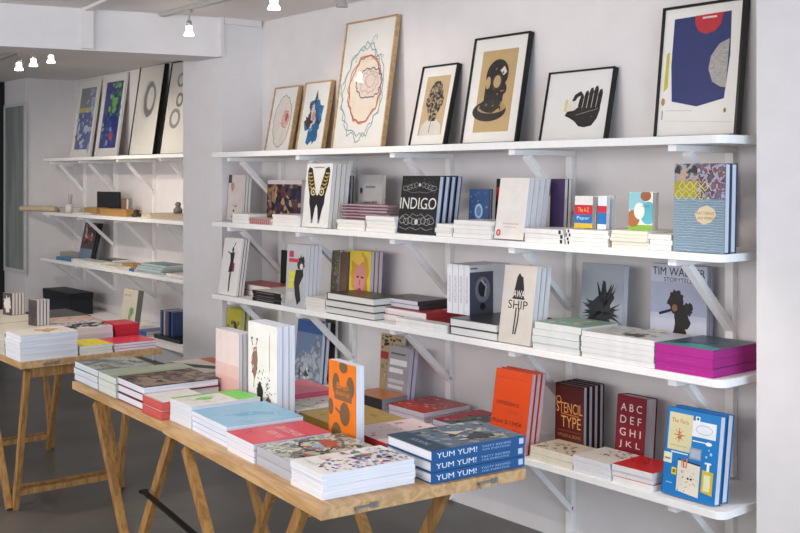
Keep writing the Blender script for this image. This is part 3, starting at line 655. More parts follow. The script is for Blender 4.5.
YEL = [('r', .1, .12, .45, .24, '#c9c3c0'), ('r', .15, .50, .9, .58, '#d8d23a'), ('r', .12, .40, .62, .48, '#d8d23a'), ('r', .12, .30, .40, .38, '#d8d23a'), ('r', .12, .72, .6, .78, '#c8384a'), ('r', .12,.8,.35,.9,'#b8405a'), ('e', .78, .72, .16, .12, '#2a2829', 3), ('p', [(.5,.60),(.86,.62),(.9,.52),(.7,.36),(.8,.12),(.62,.04),(.5,.2),(.42,.4)], '#2f2c2d'), ('p', [(.55,.7),(.72,.8),(.9,.72),(.88,.62),(.6,.62)], '#3a3637'), ('e', .78, .66, .08, .05, '#d5cdc8')]
stand('magazine with yellow text blocks and black dancer cover', 285, 304, 244, 3.12, Z3, 4, .024, S('#b9b9bb', page='#e4e5ec', spine='#e6e2de', art=YEL), tilt=3, gap=.001)
stand('thin black book standing behind the dancer magazines', 280, 287, 250, 3.44, Z3, 1, .02, S('#1f1e1f'), tilt=2)
stand('book with pale flower pattern on third shelf', 329.5, 337, 250, 3.33, Z3, 2, .022, S('#77705f', art=[('s', 12, 50, .05, .05, .95, .95, .035, ['#c2bba8', '#8f9a52', '#5c5548', '#b78f9c'])]), tilt=4)
stand('brown slatted spine book left of pop-art face', 338, 345, 252, 3.33, Z3, 2, .03, S('#6b5648', page='#9c8f7a'), tilt=4, gap=.01)
POP = [('e', .48, .60, .42, .36, '#c9973a', 5, .15), ('e', .5, .48, .26, .30, '#cf8b86'), ('e', .38, .86, .28, .10, '#e0b850', 8, .2), ('l', [(.36,.55),(.46,.56)], .03, '#3a2220'), ('l', [(.56,.56),(.68,.54)], .03, '#3a2220'), ('e', .5, .33, .09, .035, '#b8202c'), ('l', [(.51,.5),(.5,.42)], .02, '#8d4450'), ('e', .8, .3, .1, .2, '#b88a2e', 4)]
stand('yellow pop-art woman face book on third shelf', 348, 369, 250, 3.33, Z3, 3, .022, S('#d6c23c', spine='#8e4aa0', back='#7c4a8c', page='#d6ccda', art=POP), tilt=3, gap=.006)
shelf_stack( 'white paperback below the pale flower book', 306, 325.5, 3.13, .19, Z3, 4, .016, S(W, page='#e4e0d6'), 'right')
shelf_stack('dark-topped hardback in stack of three on third shelf', 326.5, 374, 3.13, .185, Z3, 3, .0345, S('#4a4438', hard=True, spine='#efece8', page='#d8d6d2', back='#222'), 'left', over=S('#4a4438', hard=True, page='#e0ded8', art=[('s', 5, 20, .1,.1,.9,.9,.05, ['#6d6048','#8a7d5c'])]), kind='hardback_book')
shelf_stack('dark-topped book lying at back of magazine heap', 381, 419, 3.235, .2, Z3+.0625, 2, .020, S('#3f3a3c', page='#cfcfd8', art=[('s', 4, 20, .1,.1,.9,.9,.06,['#7a7470','#a86a5c'])]), 'right')
shelf_stack('red-covered book lying in middle of magazine heap', 380, 426, 3.192, .27, Z3, 2, .030, S('#a8383c', page='#e0dada', art=[('s', 9, 24, .1,.1,.9,.9,.06,['#d8c8b8','#3a3a3c','#d26a4a'])]), 'right')
shelf_stack('white magazine lying in front of the red-covered book', 396, 447, 3.125, .062, Z3, 2, .017, S('#d9d7d4', spine='#e9e7e5'), 'front')
RING = [('r', .0, .0, .62, .86, '#55586a'), ('e', .34, .50, .20, .26, '#8d90a0'), ('e', .34, .52, .12, .17, '#2b2c36'), ('l', [(.30,.7),(.44,.56),(.40,.36)], .05, '#c4c6d2'), ('e', .34, .16, .07, .07, '#1d1d22'), ('r', .02, .92, .2, .95, '#6f7480')]
x0 = SX(447, 3.24)
for i in range(4):
    sp_ = S('#e6e6ea', spine='#e3e3e8', spine_art=[('t', 'ARCHITECTURE', .5, .5, .55, .35, '#9a9aa2')], page='#e4e5ec', art=RING if i == 3 else ())
    o = make_book('hardback_book', 'book', 'stand', .235, SZ(447, 263, 3.24)-Z3-.075, .036, sp_)
    o.location = (x0+.038*(i+1), 3.24, Z3+.0725); o.rotation_euler = (0, 0, math.radians(90))
    o['label'] = 'upright white ring book, '+['leftmost of the four spines', 'second of the four spines', 'third of the four spines', 'rightmost of four, ring cover showing'][i]
    o['group'] = 'white upright books with vertical spines'
shelf_stack('black-edged white magazine under the ring books', 450, 497, 3.13, .34, Z3, 2, .0355, S('#3a393d', hard=True, page='#e3e2e0', back='#2a2a2c'), 'left', kind='hardback_book', jit=.002)
AWL = [('r', .02,.02,.98,.06,'#cfc8bf'), ('e', .5, .84, .09, .05, '#262322', 4), ('p', [(.42,.86),(.60,.86),(.66,.70),(.70,.57),(.32,.57),(.37,.70)], '#2a2625'), ('t', 'AWA', .515, .64, .36, .09, '#efe9e2'), ('t', 'SHIP', .51, .50, .60, .11, '#2a2625'), ('l', [(.47,.46),(.46,.30),(.44,.12)], .022, '#2a2625'), ('l', [(.56,.46),(.55,.30),(.50,.12)], .022, '#2a2625'), ('s', 4, 16, .1, .05, .9, .4, .008, ['#bfb5aa'])]
stand('beige book with black dress figure lettered SHIP', 498, 530, 264, 3.13, Z3, 3, .026, S('#cfc7bd', page='#e4e5ec', spine='#e3dfda', art=AWL), tilt=8, gap=.004)
FEA = [('p', [(.52,.80),(.58,.78),(.62,.62),(.74,.66),(.80,.60),(.70,.5),(.74,.38),(.66,.3),(.6,.24),(.5,.18),(.42,.22),(.34,.30),(.24,.32),(.30,.44),(.18,.54),(.3,.54),(.4,.6),(.47,.6)], '#26272a'), ('burst', 3, 26, .52, .42, .18, .34, .02, 150, 215, '#26272a'), ('burst', 5, 22, .54, .46, .18, .36, .025, 50, 110, '#2c2d30'), ('burst', 6, 18, .56, .4, .14, .30, .018, -60, 50, '#26272a'), ('burst', 8, 12, .5, .34, .1, .22, .014, 210, 300, '#33343a'), ('l', [(.47,.3),(.45,.06)], .03, '#2c2d30'), ('l', [(.58,.3),(.6,.08)], .025, '#2c2d30')]
stand('grey book with black feathered bird-like figure', 579, 621, 262, 3.37, Z3, 1, .03, S('#8f939a', page='#cdd1d8', art=FEA), tilt=4, kind='hardback_book')
TW = [('r', 0, .0, 1, 1, '#b9bccb'), ('r', 0, .45, 1, .8, '#a5a9bd'), ('p', [(0,0),(0,.2),(.2,.28),(.42,.22),(.6,.30),(.8,.2),(1,.24),(1,0)], '#c9bea8'), ('e', .46, .60, .15, .13, '#2b2422', 7, .2), ('e', .56, .42, .15, .16, '#241e1d', 4, .25), ('e', .54, .24, .12, .14, '#241e1d', 9, .25), ('e', .68, .52, .08, .07, '#2b2422', 5, .2), ('l', [(.4,.5),(.16,.44)], .03, '#241e1d'), ('e', .44, .52, .05, .04, '#8a5f44'), ('p', [(0,.02),(.06,.26),(.16,.04)], '#7c2f34'), ('e', .8, .12, .1, .09, '#e8e0d0'), ('e', .8, .12, .05, .045, '#8a8478'), ('s', 8, 16, .1,.02,.95,.2,.03,['#d9ceb4','#a8987c','#efe6d2']), ('t', 'TIM WALKER', .5, .92, .94, .09, '#2c2d36'), ('t', 'STORYTELLER', .55, .83, .62, .05, '#4a4c58')]
stand('large fashion book with dark leaping figure and pale sky', 650, 706, 263, 3.432, Z3, 2, .018, S('#b9bccb', hard=True, page='#d0d4dc', art=TW, spine='#99a2aa'), tilt=1.5, kind='hardback_book')
shelf_stack('white-paged magazine with greenish cover on third shelf', 533, 579.5, 3.13, .22, Z3, 4, .0265, S('#b9c2b8', page='#d5d8da', spine='#d9dbd9'), 'front', over=S('#8fae9c', spine='#dcdedb', art=[('s', 4, 26, .05,.05,.95,.95,.06,['#c9a58c','#d9dcd2','#7d948c'])]))
shelf_stack('white magazine in broad pile beside magenta stack', 582, 654.5, 3.13, .22, Z3, 5, .0195, S('#dcdad8', spine='#e3e1df', page='#e9e7e4', back='#444'), 'front', jit=.003, over=S('#cfccc8', spine='#e3e1df', art=[('e', .3, .4, .22, .12, '#5a5654', 4, .4), ('s', 4, 16, .3,.1,.95,.9,.05,['#8f8c8a','#b0a89f'])]))
shelf_stack('bright magenta-edged book with dark teal cover', 655.5, 713, 3.13, .285, Z3, 3, .0315, S('#3a4a5a', spine='#b02a8a', page='#a82080', back='#a82080', spine_art=[('r', .2, .4, .7, .45, '#c84aa0')]), 'front', kind='hardback_book', jit=.003,
    over=S('#3a4a5a', spine='#b02a8a', page='#a82080', back='#a82080', art=[('p', [(0,0),(.2,0),(.35,.5),(.1,.9),(0,1)], '#4f9a96'), ('s', 4, 34, .2,.05,.95,.95,.05,['#56707e','#2c3848','#70626e'])]))

# ---- lowest shelf -------------------------------------------------
stand('yellow and green cover book, far left of lowest shelf', 224, 239, 307, 3.24, Z4, 3, .02, S('#b9b23a', page='#b9b6a0', art=[('s', 6, 40, .05,.05,.95,.8,.05,['#4a4436','#8c5f54','#d8d27a','#3f5a3a'])]), tilt=4, gap=.012)
stand('blue photographic book of snowy mountain, lowest shelf', 294, 319, 318, 3.335, Z4, 2, .022, S('#7486a4', spine='#24356c', back='#2a3a7c', page='#d0d4dc', art=[('r', 0,.8,1,1,'#3f5f92'), ('p', [(0,0),(0,.3),(.3,.5),(.55,.45),(.8,.78),(1,.6),(1,0)], GR(['#7b8798','#b3bac4','#6a7484','#a9b0bc'], 14, soft=True)), ('s', 6, 14, .1,.02,.6,.2,.05,['#e2e0dc','#554f4a'])]), tilt=5, gap=.008)
stand('brown upright book behind bracket, lowest shelf', 324, 334, 311, 3.455, Z4, 1, .02, S('#5f5148'), tilt=2, gap=.01)
GREYT = [('r', .12,.86,.8,.89,'#5c5c60'), ('r', .1,.68,.9,.78,'#e6e4e2'), ('r', .1,.55,.75,.63,'#e6e4e2'), ('r', .1,.38,.85,.44,'#c4c2c4'), ('r', .1,.28,.8,.34,'#d2d0d0'), ('r', .1,.18,.85,.23,'#b4b2b4'), ('r', 0,.05,1,.07,'#2a2a2c')]
stand('grey book with pale lettering and red spine, lowest shelf', 384, 405, 344, 3.32, Z4, 2, .024, S('#a39d9f', spine='#b0393f', back='#b9a5cf', page='#d5cfe0', art=GREYT), tilt=7, gap=.006)
stand('red and tan chart book behind the grey lettered book', 379, 400, 333, 3.43, Z4, 1, .025, S('#b59f78', art=[('r', 0,.6,1,.72,'#a8383a'), ('s', 5, 20, .05,.75,.95,.98,.035,['#3a3430']), ('s', 6, 20, .05,.1,.95,.55,.04,['#8c7a55','#c9b88c'])]), tilt=3)
shelf_stack('flat dark book lying left of the grey lettered book', 352, 382, 3.15, .16, Z4, 3, .024, S('#c9793a', spine='#3a3636', page='#8a8a92'), 'front')
shelf_stack('red-orange patterned magazine lying on lowest shelf', 388.5, 424, 3.19, .29, Z4, 2, .025, S('#a84a4e', page='#ddd2da', art=[('r', 0,0,1,.4,'#cf4a30'), ('s', 4, 50, .05,.05,.95,.95,.035,['#e6d2c4','#b8303a','#d98a78'])]), 'left')
shelf_stack('black, red and green cover magazine beside orange books', 433, 473, 3.145, .30, Z4, 2, .025, S('#39363a', page='#d4ced8', art=[('r', 0,0,.3,1,'#b0303c'), ('r', .3,0,.45,.6,'#2f7a68'), ('s', 4, 26, .1,.05,.95,.95,.05,['#c8384a','#1e1c1e','#8a4a50','#b9aeb4'])]), 'left')
ORA = [('r', .06,.9,.9,.903,'#8f3016'), ('t', 'DIFFERENCE', .42,.58,.62,.045,'#4a1a10'), ('t', 'Never', .6,.49,.24,.05,'#b8401a'), ('t', 'Point 0.13456', .45,.35,.8,.05,'#4a1a10'), ('t', 'unknown  1234', .45,.26,.75,.04,'#a03818')]
stand('bright orange book with dark lettering, lowest shelf', 488, 524, 366, 3.13, Z4, 3, .022, S('#dc4a14', spine='#cc4416', back='#c24a44', page='#cdb4bc', art=ORA), tilt=9, gap=.008)
shelf_stack('cream patterned paperback lying before STENCIL TYPE book', 530, 572.5, 3.13, .165, Z4, 2, .026, S('#d9cbb4', spine='#e3d9c6', page='#e0d6c2', art=[('s', 4, 44, .05,.05,.8,.95,.04,['#8a7a6a','#b09a80','#6f6258'])]), 'front')
stack_ = shelf_stack('white book with curling figured cover, lowest shelf', 573.5, 610.5, 3.13, .19, Z4, 3, .020, S('#e4ddd4', spine='#dcd8e4', page='#e4e5ec', art=[('s', 4, 30, .3,.4,.95,.95,.04,['#6a5a55','#b0a090'])]), 'left')
shelf_stack('white book with bright red cover, front of lowest shelf', 612.5, 652, 3.14, .175, Z4, 3, .0215, S('#cf1f22', spine='#e6e2e2', page='#e3dfe2', back='#dddddd', art=[('s', 4, 26, .45,.45,.95,.95,.03,['#7a1216','#9a1a1e'])]), 'front', yaw=.04)
STN = [('r', 0,.97,1,1,'#3a1a16'), ('t', 'STENCIL', .5,.66,.92,.15,'#d2934e'), ('t', 'TYPE', .56,.46,.7,.16,'#d2934e'), ('l', [(.2,.57),(.85,.56)], .02, '#a8643a'), ('t', 'STYLES & SIGNS', .5,.26,.8,.045,'#b07a46'), ('ring', .12,.76,.08,.05,.015,'#d2934e',2,.02), ('r', .08,.1,.92,.12,'#a8643a'), ('r', .08,.32,.92,.335,'#7d3a2a')]
stand('dark brown book lettered STENCIL TYPE, lowest shelf', 555, 583, 382, 3.30, Z4, 4, .026, S('#521f1c', hard=True, page='#b9b4bc', spine='#3a1816', back='#241414', art=STN), tilt=1, gap=.008, kind='hardback_book')
stand('crimson alphabet book lettered ABC, lowest shelf', 614, 643, 393, 3.335, Z4, 1, .07, S('#7d1a2a', hard=True, page='#cfcad0', back='#5c1824', art=[('t', r, .5, v, .72, .11, '#ddd0cc') for r, v in (('A B C', .83), ('D E F', .65), ('G H I', .47), ('J K L', .29), ('M N O', .12))]), tilt=5, kind='hardback_book')
BLUE = [('r', .05,.52,.50,.95,'#d5cda2'), ('t', 'The Paris', .26,.86,.32,.05,'#b5623a'), ('s', 3, 8, .24,.66,.30,.74,.02,['#b8603a']), ('l', [(.26,.62),(.26,.78)], .012,'#c06a40'), ('l', [(.16,.70),(.36,.70)], .012,'#c06a40'), ('l', [(.19,.64),(.33,.76)], .008,'#c98a5a'), ('l', [(.33,.64),(.19,.76)], .008,'#c98a5a'), ('r', .10,.57,.42,.58,'#c4a878'),
    ('r', .50,.72,.94,.90,'#e3e6ea'), ('ring', .72,.81,.15,.05,.006,'#8aa0b8',3,.02), ('l', [(.52,.67),(.76,.67)], .012,'#e8ecf0'), ('e', .82,.665,.06,.022,'#e8ecf0'), ('r', .55,.90,.63,.95,'#e9ecee'), ('r', .57,.91,.61,.94,'#3a3a44'),
    ('r', .48,.46,.70,.59,'#8f9cae'), ('r', .50,.48,.68,.57,'#a9b4c4'), ('r', 0,.36,.16,.48,'#e0e0c8'), ('r', .02,.40,.13,.42,'#8a8a70'), ('r', .17,.24,.26,.32,'#e6d23a'), ('r', .19,.26,.24,.30,'#7a7430'), ('l', [(.08,.14),(.2,.14)],.01,'#a9cbea'),
    ('p', [(.28,.07),(.70,.04),(.70,.40),(.28,.42)],'#e4dccb'), ('s', 4, 40, .3,.08,.68,.34,.008,['#c08a5c','#6a6a5c','#a8a08c']), ('l', [(.28,.425),(.70,.405)], .018,'#2a2a30'), ('l', [(.4,.34),(.38,.44)],.02,'#c05a4a'), ('l', [(.44,.34),(.45,.45)],.02,'#d07a5a'), ('l', [(.36,.34),(.35,.43)],.012,'#b8a02a'), ('e', .55,.23,.02,.012,'#222222'), ('e', .49,.23,.02,.012,'#222222'),
    ('p', [(.74,.12),(.95,.10),(.95,.36),(.74,.37)],'#cdb83c'), ('r', .78,.14,.90,.32,'#e2e0b8'), ('r', .82,.36,.87,.44,'#eceff2'), ('l', [(.78,.45),(.9,.45)],.02,'#eceff2'), ('e', .8,.52,.02,.015,'#9ac4ea'), ('e', .88,.56,.025,.018,'#9ac4ea'), ('e', .84,.6,.015,.012,'#9ac4ea'), ('r', .14,.49,.46,.505,'#cfe2f2')]
stand('bright blue book with collage of objects, lowest shelf', 661, 714, 405, 3.15, Z4, 2, .036, S('#1b78bd', hard=True, page='#e4e5ec', spine='#1a6cab', back='#2a6ea8', art=BLUE), tilt=8, gap=.010, kind='hardback_book')

# ------------------------------------------------------------------ near table
zt = TZ
DOTS = [('s', 3, 120, .35,.12,.98,.98,.022,['#4a4a9a','#c9c9dc','#8a5f9c','#5a5fb0','#d0b04a','#a9b4dc']), ('s', 13, 60, .1,.5,.98,.98,.03,['#4a4a9a','#c9c9dc','#b84a5a','#3a3f66','#8fa66a','#d8c8dc']), ('e', .42,.62,.08,.06,'#6a6a4a',5), ('e', .40,.7,.05,.04,'#c86a3c',2), ('r', .1,.1,.5,.12,'#d8d4d0'), ('e', .2,.3,.12,.05,'#e6c9c4')]
tstack('white book with colourful dotted cover at table corner', NT, -.236, -.055, .035, .332, .070, 4, S('#ebe8e4', spine='#e9e7e4', page='#e4e5ec', art=DOTS), 'left', kind='paperback_book')
FACE = [('r', 0,0,1,1,GR(['#8f9a8c','#c9c7bb','#5f6a64','#b4aa98'], 22)), ('s', 3, 60, .02,.02,.98,.98,.03,['#3f4a48','#d9d5c8','#9a8f7c','#a8b8b0']), ('ring', .45,.5,.28,.16,.02,'#33302e',4,.1), ('p', [(.35,.35),(.6,.45),(.52,.62)],'#c05a3c'), ('e', .42,.66,.2,.08,'#b5523f',6,.2), ('e', .45,.5,.1,.06,'#8fb4c4',5), ('s', 8, 20, .6,.1,.98,.9,.04,['#b8503c','#2c2a2a','#d0b89c'])]
tstack('grey-edged book with illustrated face cover on near table', NT, -.475, -.242, .045, .335, .057, 2, S('#a9a9a6', spine='#b5b5be', page='#b2b2ba', art=FACE), 'left')
tstack('white book with red cover and white text on near table', NT, -.675, -.482, .04, .31, .060, 3, S('#d9384c', spine='#dcdce6', page='#e4e5ec', back='#e4e4ee', art=[('t', 'CAN I COME HOME', .55,.62,.75,.12,'#ecd0d2'), ('t', 'WITH YOU', .6,.42,.5,.1,'#ecd0d2'), ('s', 2, 6, .05,.1,.3,.4,.02,['#b02438'])]), 'left')
tstack('book with glossy pale blue cover on near table', NT, -.985, -.700, .05, .325, .068, 4, S('#8fc0dc', spine='#d3dcf2', page='#e4e5ec', back='#a9c0ee', art=[('r', 0,0,.04,1,'#a9c4f0'), ('p', [(.45,.3),(.6,.35),(.62,.6),(.75,.75),(.6,.8),(.45,.62)],'#7ab0d0'), ('s', 3, 10, .4,.1,.9,.9,.05,['#a4cfe4','#84b4d2'])]), 'left')
tstack('white book with green-edged cover near table joint', FT, -.05, .128, .04, .305, .078, 4, S('#e3dfd8', spine='#d5dcd6', page='#dcdfe4', back='#c9d4ea', art=[('r', 0,.0,.12,1,'#7dc45c'), ('r', .12,.68,.95,1,'#7ad05c'), ('e', .45,.35,.14,.12,'#7cc85c'), ('s', 4, 12, .2,.1,.9,.6,.04,['#c9b8b4','#a8c89a','#d8c8c8'])]), 'left')
KIND = 'paperback_book'
trow('orange poster-like book standing upright on near table', NT, -.595, .36, .172, .268, .03, 1, S('#e2781e', page='#e4e5ec', back='#d8dce8', spine='#d07020', art=[('e', .08,.44,.1,.1,'#7a5a38'), ('e', .28,.73,.13,.13,'#74583a'), ('e', .80,.73,.14,.13,'#74583a'), ('r', .22,.55,.85,.72,'#7e5c3a'), ('t', 'BAD', .52,.72,.42,.07,'#dd7a26'), ('t', 'BEHAVIOUR', .53,.63,.5,.05,'#dd7a26'), ('e', .60,.40,.18,.14,'#74583a'), ('l', [(.26,.44),(.5,.38)],.03,'#74583a'), ('e', .3,.14,.18,.13,'#74583a'), ('e', .85,.06,.16,.11,'#74583a'), ('e', .55,.95,.15,.07,'#74583a'), ('s', 6, 8, .1,.2,.9,.95,.015,['#a85a1e'])]))
YUM = [('r', 0,0,.0,0,'#24364c')]
YUMS = [('t', 'YUM YUM!', .26,.5,.42,.5,'#dfe6ef'), ('t', 'TASTY RECIPES', .68,.62,.32,.2,'#9fb6d0'), ('t', 'FOR EVERYONE', .68,.32,.30,.18,'#9fb6d0'), ('r', .93,.25,.98,.8,'#b4c6da')]
tstack('thick blue cookbook with spine lettered YUM YUM!', NT, -.252, -.018, .362, .70, .093, 3,
    S('#44647f', hard=True, spine='#24568a', page='#e4e5ec', back='#1f4f84', spine_art=YUMS),
    'right', kind='hardback_book',
    over=S('#5a6b7c', hard=True, spine='#24568a', page='#e4e5ec', back='#1f4f84', spine_art=YUMS, art=[('r', 0,.8,1,1,'#2c4258'), ('s', 3, 46, .06,.06,.97,.78,.05,['#a9a294','#3a3a40','#8c98a4','#8f96a0','#c4b8a0']), ('s', 23, 30, .06,.06,.97,.78,.03,['#d8d0c0','#5a5a5e','#b8a06a','#70808c']), ('e', .3,.35,.16,.12,'#3c3c42',4), ('p', [(.5,.5),(.72,.56),(.6,.36)],'#dcd2be'), ('t', 'THE BOOK', .45,.9,.4,.06,'#9fb0c0')]))
# back half of the near table
tstack('pink-white magazine with scattered dark motifs, behind cookbooks', NT, -.60, -.258, .43, .69, .035, 2, S('#dcc4c2', spine='#b52a3c', page='#b52a3c', art=[('s', 3, 30, .04,.04,.96,.96,.028,['#5a5054','#b8646c','#8d7f80'])]), 'front')
tstack('mustard yellow book lying behind orange upright book', NT, -.93, -.61, .43, .69, .025, 1, S('#a8873a', hard=True, page='#6a5a30', spine='#8a7030', art=[('s', 4, 16, .05,.05,.95,.95,.06,['#b8964a','#96782e'])]), 'front', kind='hardback_book')
tstack('white book with green and magenta pattern on near table', NT, -1.12, -.94, .43, .68, .028, 2, S('#dfd6cc', page='#cfb8b4', art=[('s', 3, 40, .04,.04,.96,.96,.035,['#b8c85a','#c8487a','#8cae4c','#d8cfc4']), ('l', [(.1,.1),(.9,.3)],.04,'#9cc04c')]), 'left')
tstack('coral pink flat book behind the white standing books', NT, -1.37, -1.13, .43, .69, .045, 2, S('#e06a78', spine='#d05868', page='#d85a74', art=[('s', 3, 20, .3,.3,.8,.7,.02,['#b0404e','#c24e5c'])]), 'left')

# ------------------------------------------------------------------ middle table
tstack('small red paperback in short stack at table edge', FT, -.225, -.055, .01, .19, .065, 2, S('#e6e0da', spine='#b3262e', page='#c8544e', back='#b02a30', art=[('r', 0,0,1,.02,'#a02a30')]), 'left')
PHOTO = [('r', 0,0,1,1,GR(['#3a322c','#6d5a4c','#2a2422','#937a66','#4d4038'], 9)), ('e', .45,.3,.25,.14,'#a08772',4,.3), ('s', 5, 20, .05,.05,.95,.95,.06,['#1f1b1a','#9c836e','#5c4a40']), ('r', 0,0,.03,1,'#2a2022'), ('r', .2,0,.24,1,'#8c1f34')]
tstack('large dark photo book with crimson band on middle table', FT, -.495, -.235, .02, .325, .088, 3, S('#3a322e', hard=True, spine='#cfcac4', page='#e4e5ec', back='#8c1f34', art=PHOTO, spine_art=[('r', .42,0,.5,1,'#a8263c')]), 'left', kind='hardback_book',)
tstack('pale green book between grey and dark photo books', FT, -.700, -.515, .02, .37, .077, 3, S('#c4ceaa', spine='#d8dccb', page='#dadfd6', art=[('r', .6,0,1,1,'#b4c4a4')]), 'left')
tstack('grey photographic book at far corner of middle table', FT, -.985, -.712, .02, .26, .079, 3, S('#8d918c', spine='#d4d8dc', page='#d9dde2', back='#555b60', art=[('r', 0,0,1,1,GR(['#6d726e','#9da19a','#c4c4ba','#858a80'], 10)), ('s', 3, 10, .2,.1,.9,.9,.08,['#b8b4a4','#5c625e'])], spine_art=[('r', .2,0,.22,1,'#4a4f56'), ('r', .38,0,.4,1,'#4a4f56'), ('r', .9,0,.93,1,'#4a4f56')]), 'left')
tstack('white and orange leaflet lying behind dark photo books', FT, -1.0, -.66, .44, .66, .030, 2, S('#dccfc2', page='#b9b0a8', art=[('r', 0,.7,1,1,'#c4683a'), ('p', [(0,0),(.4,0),(1,.6),(1,.9)],'#2c2a2a')]), 'left')
yy = P(226, 392, zt).y
trow('pale pink gradient book standing on the table', FT, -.295, .338, .195, .272, .015, 3, S('#e6d5cf', page='#e4e5ec', spine='#d8c4be', back='#c9c6da', art=[('r', 0,0,1,.18,'#dba59c'), ('r', 0,.18,1,.36,'#deb3aa'), ('r', 0,.36,1,.54,'#e1c1b8')]))
FLO = [('p', [(.12,.60),(.2,.72),(.3,.74),(.34,.6),(.3,.45),(.22,.36),(.14,.46)], '#8a6f62'), ('s', 3, 16, .12,.40,.32,.72,.02,['#b8695c','#5c7a62','#3c3433','#d8b8a8']), ('l', [(.16,.74),(.12,.82)],.012,'#5c4c46'), ('l', [(.28,.75),(.34,.82)],.012,'#5c4c46'), ('e', .14,.82,.03,.015,'#5c4c46'), ('e', .32,.82,.03,.015,'#5c4c46'), ('l', [(.22,.38),(.2,.28)],.012,'#7a6258'),
    ('e', .42,.24,.10,.12,'#262222',6,.15), ('s', 4, 22, .28,.25,.75,.50,.014,['#262222','#3c3433']), ('e', .72,.14,.10,.09,'#6e5e50',8,.25), ('s', 5, 16, .6,.04,.95,.34,.014,['#262222','#8f6f5c']), ('r', 0,0,1,.07,'#58b858'), ('e', .3,.1,.3,.05,'#4eae52',4), ('r', .74,.5,.76,.9,'#d9c49c')]  # green foot of the cover: reflection of the green book in front, painted in
trow('white book with bird and flower figures standing on table', FT, -.02, .335, .215, .33, .022, 3, S('#ebe8e2', page='#e4e5ec', back='#b9cdf0', spine='#e4e2de', art=FLO), kind='hardback_book')

# ------------------------------------------------------------------ far left table
tstack('white book in tall block with faint brown motif, left table', LT, -.225, -.01, 0.0, .275, .122, 4, S('#e8e2d8', spine='#d8d4cc', page='#e4e5ec', art=[('e', .45,.6,.28,.16,'#c99a74',4,.5), ('s', 4, 8, .4,.4,.75,.8,.03,['#b8865c'])]), 'left', kind='hardback_book')
tstack('yellow-covered book on far left table', LT, -.225, -.01, .285, .45, .045, 3, S('#f2dc12', spine='#d8d4e0', page='#e4e5ec', art=[('s', 4, 10, .2,.2,.9,.9,.03,['#8a7f1c'])]), 'left')
tstack('bright pink-covered book at corner of far left table', LT, -.225, -.01, .46, .68, .041, 3, S('#e63a54', spine='#b84a6a', page='#e4e5ec', art=[('s', 4, 14, .3,.3,.8,.8,.05,['#a8605a','#e88a90'])]), 'left')
tstack('white book with black ink splatter and block lettering', LT, -.50, -.235, .30, .545, .10, 3, S('#e4dcd8', page='#d8cfd2', spine='#ddd', art=[('s', 3, 44, .05,.05,.95,.65,.10,['#1f1d1e']), ('r', .0,.66,1,1,'#ded4d8'), ('t', 'BERLIN', .5,.88,.8,.14,'#2a2628'), ('t', 'STYLE', .5,.75,.6,.1,'#2a2628')]), 'front')
tstack('bright red book in stack of two behind the pink book', LT, -.42, -.24, .56, .69, .10, 2, S('#cf2438', spine='#c82238', page='#c02034'), 'front')
tstack('cream book in low block behind the tall white one', LT, -.62, -.24, 0, .285, .105, 3, S('#ddd6c4', page='#c9c4b4'))
tstack('cream book on rear of far left table', LT, -1.2, -.64, .0, .33, .105, 3, S('#e3dccb', page='#d2ccbc'))
tstack('peach-toned magazine on far left table', LT, -.86, -.52, .35, .64, .08, 2, S('#d9b8a4', page='#c9b8ac', art=[('s', 4, 16, .1,.1,.9,.9,.06,['#c9685c','#e6d4c4'])]))
tstack('dark flat book at rear of far left table', LT, -1.3, -.90, .45, .69, .07, 2, S('#2a2c2e', page='#3a3c3e'))
for lab, x, y, w_, h_, art_ in (('small book with patterned cover standing on cream books', -.98, .22, .09, .12, '#c9bfb4'), ('small dark-covered book standing before the splatter books', -.47, .19, .075, .13, '#3c3436')):
    trow(lab, LT, x, y, w_, h_, .017, 4, S('#4a3c3a', page='#d9d2cb', spine='#8a5f55', back='#6a4a44', art=[('e', .5,.5,.36,.36,art_,3)]), zb=TZ+.1055, gap=.002, rel=.25, art_all=True)
# standing cream book with green leaf on lowest alcove shelf side
stand('tall cream book with green leaf standing behind red books', 119, 133, 287, 3.74, ZD, 1, .05, S('#d9d0bc', page='#8f8c84', art=[('e', .7,.5,.14,.10,'#7d9a6a',3,.3), ('e', .6,.36,.1,.08,'#8aa874',5,.3), ('t', 'RECIPES', .35,.85,.5,.05,'#b8685c')]), tilt=8)

# ------------------------------------------------------------------ alcove shelves
def ax(px, y): return SX(px, y)
def apx(desc, px0, px1, y, b, z, n, t, spec, **k): return shelf_stack(desc, px0, px1, y, b, z, n, t, spec, k.pop('spine', 'front'), **k)
# middle shelf
bm = bmesh.new(); tube(bm, (SX(21, 3.66), 3.66, ZB+.030), (SX(56, 3.87), 3.87, ZB+.030), .026, seg=20)
tag(link('cardboard_tube', bm, mat('#c9b896')), 'pale cardboard tube lying across left end of middle alcove shelf', 'tube')
apx('small pale book on middle alcove shelf beside the cup', 51, 65, 3.92, .16, ZB, 2, .02, S('#c4c0b0'))
bm = bmesh.new(); x = SX(69.5, 3.9); lathe(bm, [(.001, 0), (.034, 0), (.037, .08), (.034, .08), (.031, .006), (.001, .006)])
cup = empty('pencil_cup', (x, 3.9, ZB+.001), 0, 'white pencil cup on middle alcove shelf', 'cup'); link('cup', bm, mat('#dedbd4'), cup)
for i, (dx, dy) in enumerate(((.02, .01), (-.012, .015), (.012, -.01))):
    bm = bmesh.new(); tube(bm, (dx*.3, dy*.3, .007), (dx*1.5, dy*1.5, .17), .004, seg=8)
    o = link('pencil', bm, mat('#a8a296'), None, (x, 3.9, ZB+.001)); tag(o, 'pencil standing in the white cup in alcove', 'pencil', 'pencils in the cup')
